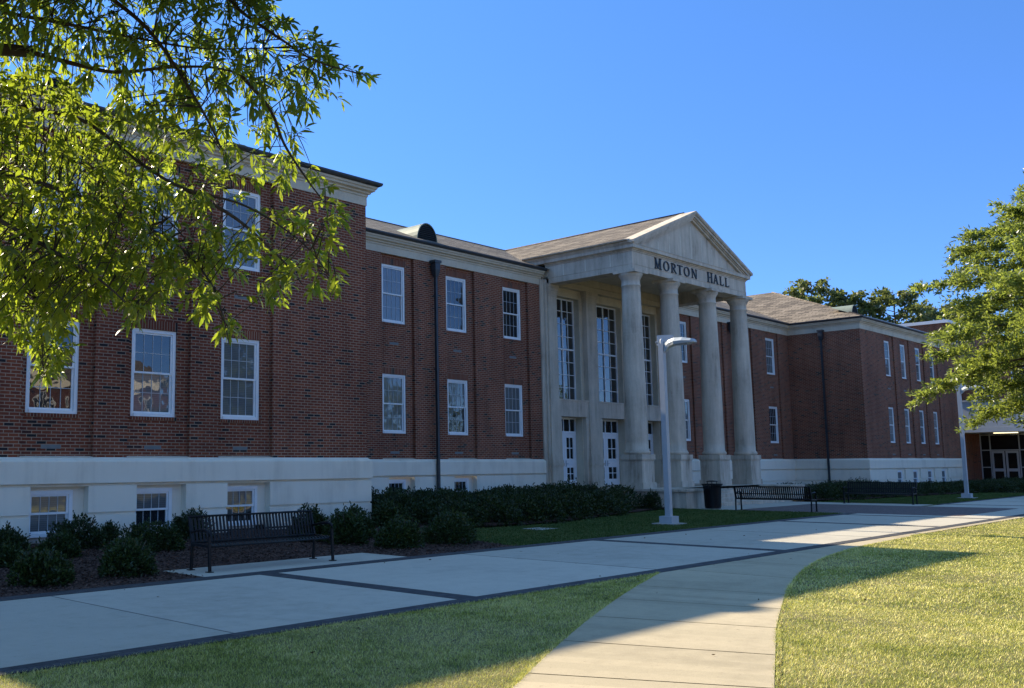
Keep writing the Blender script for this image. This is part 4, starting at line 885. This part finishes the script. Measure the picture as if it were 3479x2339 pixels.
shrub(13.66, 16.4, 1.05, .98, 'upright shrub behind the near bench\'s right end', 9, mat='shrub_dark')
shrub(13.75, 15.3, .92, .93, 'rounded shrub just past the near bench\'s right armrest', 10)
shrub(14.86, 16.2, .9, .92, 'shrub at the white corner of the projecting wing', 11)
shrub(14.12, 14.1, 1.08, .76, 'low round shrub at the mulch edge beside the bench pad tip', 13)
shrub(15.62, 14.05, 1.32, .87, 'large round shrub where mulch meets the shaded lawn', 14)
shrub(18.2, 18.6, 1.15, .85, 'shrub half hidden between the hedge and two front shrubs', 15)
shrub(20.9, 20.2, 1.25, .86, 'rounded shrub in front of the hedge\'s left end', 16)
shrub(31.75, 18.75, .80, .82, 'clipped ball shaped bush at the foot of the portico plinth', 17, mat='shrub_dark', n=2200)
# hedge: rows of merged bushes
def hedge(pts, hts, rad, label, seed, leaf=.06, dens=1500, mat='shrub_dark', group='hedges along the walls'):
    r = empty('hedge', (pts[0][0], pts[0][1], 0)); g = np.random.default_rng(seed); VV = []; FF = []; off = 0
    for i, ((x, y), h, rr) in enumerate(zip(pts, hts, rad)):
        v, f = shrub_mesh('h', rr, h, int(dens*rr*rr*1.5+500), leaf, seed*100+i, bumps=12); v = v+np.array([x-pts[0][0], y-pts[0][1], 0]); VV.append(v); FF.append(f[0]+off); off += len(v)
    np_mesh('foliage', np.concatenate(VV), [np.concatenate(FF)], M[mat], r); tag(r, label, 'hedge', group); return r
g = random.Random(3); pts = []; hts = []; rad = []
for x in np.arange(19.9, 31.6, 1.05):
    f = float(np.interp(x, [19, 20, 22.7, 25, 28.5, 31.4], [17.9, 17.6, 17.35, 17.8, 18.6, 19.8]))
    y = f
    while y < 23.4: pts.append((x+g.uniform(-.25, .25), y+g.uniform(-.2, .2))); hts.append(g.uniform(.76, 1.14)*(1.0 if y > 18.8 else .90)); rad.append(g.uniform(.66, 1.0)); y += 1.2
hedge(pts, hts, rad, 'deep dark evergreen hedge filling the corner left of the portico', 21, .085, 1050)
pts = []; hts = []; rad = []
for x in np.arange(44.6, 54.5, 1.1):
    f = float(np.interp(x, [44, 46, 50, 55], [18.2, 17.3, 17.2, 16.6])); y = f
    while y < min(20.0 if x > 57 else 19.6, 20): pts.append((x+g.uniform(-.25, .25), y+g.uniform(-.2, .2))); hts.append(g.uniform(.76, .9)); rad.append(g.uniform(.75, .95)); y += 1.2
hedge(pts, hts, rad, 'long dark hedge behind the far bench, right of the steps', 22, .07, 1000)
pts = []; hts = []; rad = []
for x in np.arange(55.3, 76.0, 1.15):
    y = float(np.interp(x, [55, 60, 76], [16.6, 16.2, 16]))
    for _ in range(2): pts.append((x+g.uniform(-.25, .25), y+g.uniform(-.2, .2))); hts.append(g.uniform(.55, .72)); rad.append(g.uniform(.75, .95)); y += 1.2
hedge(pts, hts, rad, 'lower dark hedge under the small basement windows of the right wing', 23, .07, 900)
pts = []; hts = []; rad = []
for x, y in ((60, 14.6), (61.2, 14.0), (62, 13.2), (63.2, 12.6), (64.5, 12.2), (66, 11.8), (67.5, 11.5), (69, 11.3), (61, 15.6), (63, 14.6), (65, 13.6), (67, 13)): pts.append((x, y)); hts.append(g.uniform(.65, .85)); rad.append(1.0)
hedge(pts, hts, rad, 'dark hedge in front of the glass entrance doors', 24, .08, 700)

# ------------------------------------------------------------------ trees
def inpoly(px, py, poly):
    P = np.array(poly); x, y = P[:, 0], P[:, 1]; n = len(P); r = np.zeros(len(px), bool); j = n-1
    for i in range(n):
        c = ((y[i] > py) != (y[j] > py)) & (px < (x[j]-x[i])*(py-y[i])/(y[j]-y[i]+1e-9)+x[i]); r ^= c; j = i
    return r
# left tree: trunk left of the frame, boughs reaching over the walk
lt = empty('willow_oak', (1.0, 6.2, 0)); tag(lt, 'near willow oak whose backlit leafy boughs hang in from the upper left', 'tree')
LO = np.array([1.0, 6.2, 0.0])
limbs = [[(69, 119, 7.2), (185, 150, 7.2), (269, 165, 7.1), (385, 154, 7.0), (481, 154, 6.9), (550, 173, 6.8), (572, 208, 6.8)], [(300, -60, 7.0), (480, -25, 6.8), (560, 35, 6.6), (640, 90, 6.5), (720, 140, 6.4), (835, 172, 6.3)],
         [(-40, 225, 7.4), (58, 246, 7.3), (192, 277, 7.2), (327, 377, 7.0), (420, 430, 6.9), (560, 470, 6.8), (690, 555, 6.7), (765, 650, 6.6)], [(-40, 380, 6.9), (130, 430, 6.8), (250, 480, 6.7), (390, 550, 6.6), (470, 630, 6.5), (505, 710, 6.45), (522, 785, 6.4)],
         [(-40, 540, 7.0), (40, 610, 6.9), (85, 700, 6.8), (100, 855, 6.7)], [(420, 430, 6.9), (540, 500, 7.1), (640, 590, 7.2), (690, 650, 7.2)], [(550, 173, 6.8), (615, 250, 6.9), (648, 330, 6.9), (700, 410, 6.9), (745, 470, 6.9)],
         [(-40, 20, 7.6), (150, 55, 7.5), (300, 85, 7.4), (450, 110, 7.3), (600, 110, 7.2)], [(200, -40, 6.6), (330, 60, 6.6), (430, 200, 6.6), (500, 330, 6.6), (530, 430, 6.6)], [(-40, 330, 8.0), (100, 350, 8.0), (250, 400, 7.9), (380, 500, 7.8), (450, 580, 7.7)], [(-40, 480, 6.4), (100, 560, 6.3), (230, 640, 6.2), (310, 715, 6.2)]]
br = MB(); nodes = []
fork = np.array([1.0, 6.2, 2.6])
for i, lm in enumerate(limbs):
    pts = [ray_at(*p) for p in lm]
    c3 = catmull([tuple(p) for p in pts], 6)
    if i not in (5, 6): start = fork+np.array([0, 0, .25*i % 2.2]); c3 = np.concatenate([np.array([start*(1-t)+c3[0]*t+np.array([0, 0, .5*math.sin(t*3.14)]) for t in np.linspace(0, .92, 8)]), c3])
    rr = np.linspace(.05 if i not in (5, 6) else .016, .004, len(c3)); rr = np.where(np.arange(len(c3)) > 8, np.minimum(rr, .022*(1-np.linspace(0, .85, len(c3)))), rr)
    br.tube([Vector(p-LO) for p in c3], rr, 6); nodes.append(c3[(8 if i not in (5, 6) else 0):])
nodes = np.concatenate(nodes)
POLY = [(-70, -70), (575, -70), (630, 15), (690, 62), (735, 105), (785, 138), (848, 178), (795, 190), (760, 205), (700, 235), (665, 225), (632, 196), (606, 172), (598, 205), (620, 228), (650, 256), (656, 290), (684, 322), (690, 360), (735, 392), (744, 420), (775, 476), (758, 530), (770, 575), (772, 635), (785, 655), (725, 662), (660, 648), (640, 668), (600, 672), (570, 684), (545, 640), (505, 622), (490, 640), (520, 700), (545, 765), (515, 788), (492, 742), (458, 690), (425, 640), (335, 712), (305, 735), (272, 692), (220, 698), (180, 690), (140, 735), (148, 790), (108, 862), (82, 850), (60, 770), (38, 722), (-70, 740)]
HOLES = [(222, 212, 44), (545, 235, 26), (600, 330, 22), (330, 205, 20), (640, 440, 24), (470, 470, 20), (330, 640, 26), (560, 600, 24), (20, 460, 16), (170, 560, 20), (430, 340, 18), (700, 640, 14)]
N = 1380; px = RNG.uniform(-70, 850, N*4); py = RNG.uniform(-70, 865, N*4); k = inpoly(px, py, POLY)
for hx, hy, hr in HOLES: k &= (px-hx)**2+(py-hy)**2 > hr*hr
px, py = px[k], py[k]; wgt = np.where(py < 230, .66, np.where(px < 330, .90, np.where(px < 480, .58, np.where((px > 490) & (px < 620) & (py > 400) & (py < 610), .18, .40)))); k = RNG.uniform(size=len(px)) < wgt; px, py = px[k][:N], py[k][:N]
P = []; Dv = []; Ln = []; Wn = []; tw = MB()
def spray(base, d, ln, nl, g, Ls=(.085, .14)):
    d = d/np.linalg.norm(d); a = unit(np.cross(d, [0.1, .2, 1.0])); b = np.cross(d, a); tip = base+d*ln+np.array([0, 0, -.15*ln])
    for i in range(nl):
        t = .15+.85*(i/(nl-1))**.8; p = base+d*ln*t+np.array([0, 0, -.15*ln*t*t]); q = i*2.4+g.uniform(-.4, .4)
        sp = 1.0-.35*t; P.append(p); Dv.append(d*(.30+.55*t)+g.normal(size=3)*.22+(a*math.cos(q)+b*math.sin(q))*sp+np.array([0, 0, -.22])); Ln.append(g.uniform(*Ls)*(1.05-.25*t)*(1 if Ls[0] > .15 else g.choice([.7, .9, 1.0, 1.1]))); Wn.append(g.uniform(.022, .032))
    return tip
g = np.random.default_rng(4)
for x, y in zip(px, py):
    dist = g.uniform(6.0, 8.0) if y > 430 or g.uniform() < .4 else g.uniform(7.5, 11.0); p = ray_at(x, y, dist); dd = np.linalg.norm(nodes-p, axis=1); j = int(dd.argmin()); q = nodes[j]
    if dd[j] > .75: q = p+(q-p)/dd[j]*.55
    d = (p-q)/max(np.linalg.norm(p-q), 1e-3); d = d+g.normal(size=3)*.35+np.array([.12, -.1, -.15])
    ln = g.uniform(.12, .24); mid = (p+q)/2+np.array([0, 0, .04])
    tip = spray(p-d/np.linalg.norm(d)*ln*.5, d, ln, int(g.integers(9, 15)), g)
    tw.tube([Vector(q-LO), Vector(mid-LO), Vector(p-d/np.linalg.norm(d)*ln*.5-LO), Vector(tip-LO)], [.0045, .004, .003, .0012], 4, False)
tw.build('twigs', M['twig'], lt)
n = 15000; xx = g.uniform(-2.5, 6.0, n); yy = g.uniform(3.0, 12.0, n); dist = np.hypot(xx, yy); zz = np.maximum(1.95+.525*dist, 4.7)+g.uniform(0, 1, n)**1.6*2.4
k = ((xx-1.6)/4.6)**2+((yy-7.6)/4.6)**2+((zz-5.6)/3.6)**2 < 1
for x, y, z in zip(xx[k], yy[k], zz[k]):
    d = np.array([x-1, y-6.2, .3])+g.normal(size=3); spray(np.array([x, y, z]), d, .25, 12, g, (.165, .19))
n2 = 160; az = g.uniform(0, 6.28, n2); rr = g.uniform(.8, 3.6, n2)
for a, r_ in zip(az, rr):
    x, y = 1+r_*math.cos(a), 6.2+r_*math.sin(a)
    if x/max(y, .1) > .30 and y > 0: continue
    spray(np.array([x, y, g.uniform(2.8, 6.5)]), np.array([math.cos(a), math.sin(a), -.1]), .25, 10, g, (.17, .2))
P = np.array(P); Dv = np.array(Dv); v, f = leaves(P-LO, Dv, np.array(Ln), np.array(Wn)*np.where(np.array(Ln) > .1525, 1.7, 1.0), .22, .16, g)
np_mesh('crown', v, f, M['leafL'], lt)
br.tube([(0, 0, -.05), (.02, .03, .8), (-.03, .0, 1.8), (.0, .0, 2.6), (.05, .1, 4.5), (.0, .2, 7.5)], [.15, .115, .105, .10, .06, .015], 10); br.build('trunk', M['bark'], lt)

def limb_tree(name, loc, z0, z1, rmax, nb, label, mat, leaf, lw, seed, twigs=15, nl=26, tr=.13, group=None, zpeak=.35, droop=.35, cat='tree', sub=1.0):
    g = np.random.default_rng(seed); r = empty(name, loc); tag(r, label, cat, group); P = []; D = []; tb = MB()
    tb.tube([(0, 0, -.1), (.02, .03, z0*.5), (0, 0, z0), (.05, -.04, (z0+z1)/2), (0, 0, z1-.2)], [tr*1.15, tr, tr*.85, tr*.5, tr*.1], 9)
    for i in range(nb):
        t = (i+.5)/nb; z = z0+(z1-z0)*(t**.9)*.97; env = math.sin(math.pi*min(1, max(.0, (t*(1-zpeak)+zpeak if t < .0 else (t/zpeak*.5 if t < zpeak else .5+(t-zpeak)/(1-zpeak)*.5))*.86+.14))) ; L = rmax*max(.18, env)*g.uniform(.75, 1.1)
        a = i*2.39996+g.uniform(-.3, .3); d = np.array([math.cos(a), math.sin(a), 0]); rise = (.45*t+.05)*L; dr = droop*(1-t)*L*.9
        c = lambda s: np.array([0, 0, z])+d*L*s+np.array([0, 0, rise*s*(1.1-.3*s)-dr*s*s])+np.array([-d[1], d[0], 0])*.08*L*math.sin(s*5+i)
        pts = [c(s) for s in np.linspace(0, 1, 7)]; tb.tube([Vector(p) for p in pts], np.linspace(tr*.38*(1-t*.6), .006, 7), 5, False)
        for j in range(int(twigs*(.4+.6*L/rmax))):
            s = g.uniform(.22, 1.02)**.75; b = c(s); side = 1 if j % 2 else -1
            td = unit((d*(.5+.5*s)+side*np.array([-d[1], d[0], 0])*g.uniform(.2, 1.0)+np.array([0, 0, g.uniform(-.75, .55)]))[None])[0]; tl = g.uniform(.3, .75)*sub*(1.1-.35*s)
            for q in range(nl):
                u = (q+g.uniform())/nl; P.append(b+td*tl*u+g.normal(size=3)*.035*sub+np.array([0, 0, -.12*tl*u*u])); D.append(td*.7+g.normal(size=3)*.75)
    P, D = np.array(P), np.array(D); n = len(P); v, f = cards(P, D, g.uniform(.7, 1.25, n)*leaf, g.uniform(.8, 1.2, n)*lw, g)
    np_mesh('crown', v, f, M[mat], r); tb.build('trunk', M['bark'], r); return r
limb_tree('oak_tree', (26.3, 4.35, 0), 2.72, 8.3, 3.45, 118, 'bright sunlit oak leaning into the right edge over the lawn', 'leafR', .115, .036, 5, 32, 52)
bgt = [((84.5, 33.5, 0), 17.6, 4.6, 'tall airy tree behind the right wing roof ridge, widest of the row'), ((86.0, 37.5, 0), 15.8, 3.2, 'small treetop peeking over the hip roof beside the pediment'), ((85.5, 30.9, 0), 16.4, 3.2, 'yellow green treetop directly behind the copper roof vent'), ((87.5, 27.9, 0), 16.4, 4.0, 'dense dark round tree right of the copper roof vent'), ((92, 26.0, 0), 15.3, 3.6, 'low treetop between the dark round tree and the sunlit oak'), ((95, 24.6, 0), 15.6, 4.0, 'treetop just above the white coping of the entrance building')]
for i, (loc, h, r_, lab) in enumerate(bgt): limb_tree('background_tree', loc, h*.35, h, r_*1.15, 46, lab, 'leafB', .34, .22, 40+i, 13, 20, .22, 'treetops behind the hall', .45, .1, sub=2.2)
for i, (loc, h, r_) in enumerate([((52, -26, 0), 10, 5), ((66, -22, 0), 12, 5.5), ((84, -30, 0), 13, 6), ((100, -24, 0), 12, 6), ((24, -22, 0), 7, 3.5)]):
    limb_tree('shade_tree', loc, h*.25, h, r_, 40, ['leafy tree at the end of the opposite hall, seen mirrored in windows', 'broad shade tree mirrored in the hall windows', 'tall tree mirrored in the portico windows', 'far tree mirrored in the portico windows', 'small lawn tree mirrored in the left wing windows'][i], 'leafR', .35, .22, 60+i, 12, 18, .2, 'trees across the lawn', .4, .2, sub=2.2)
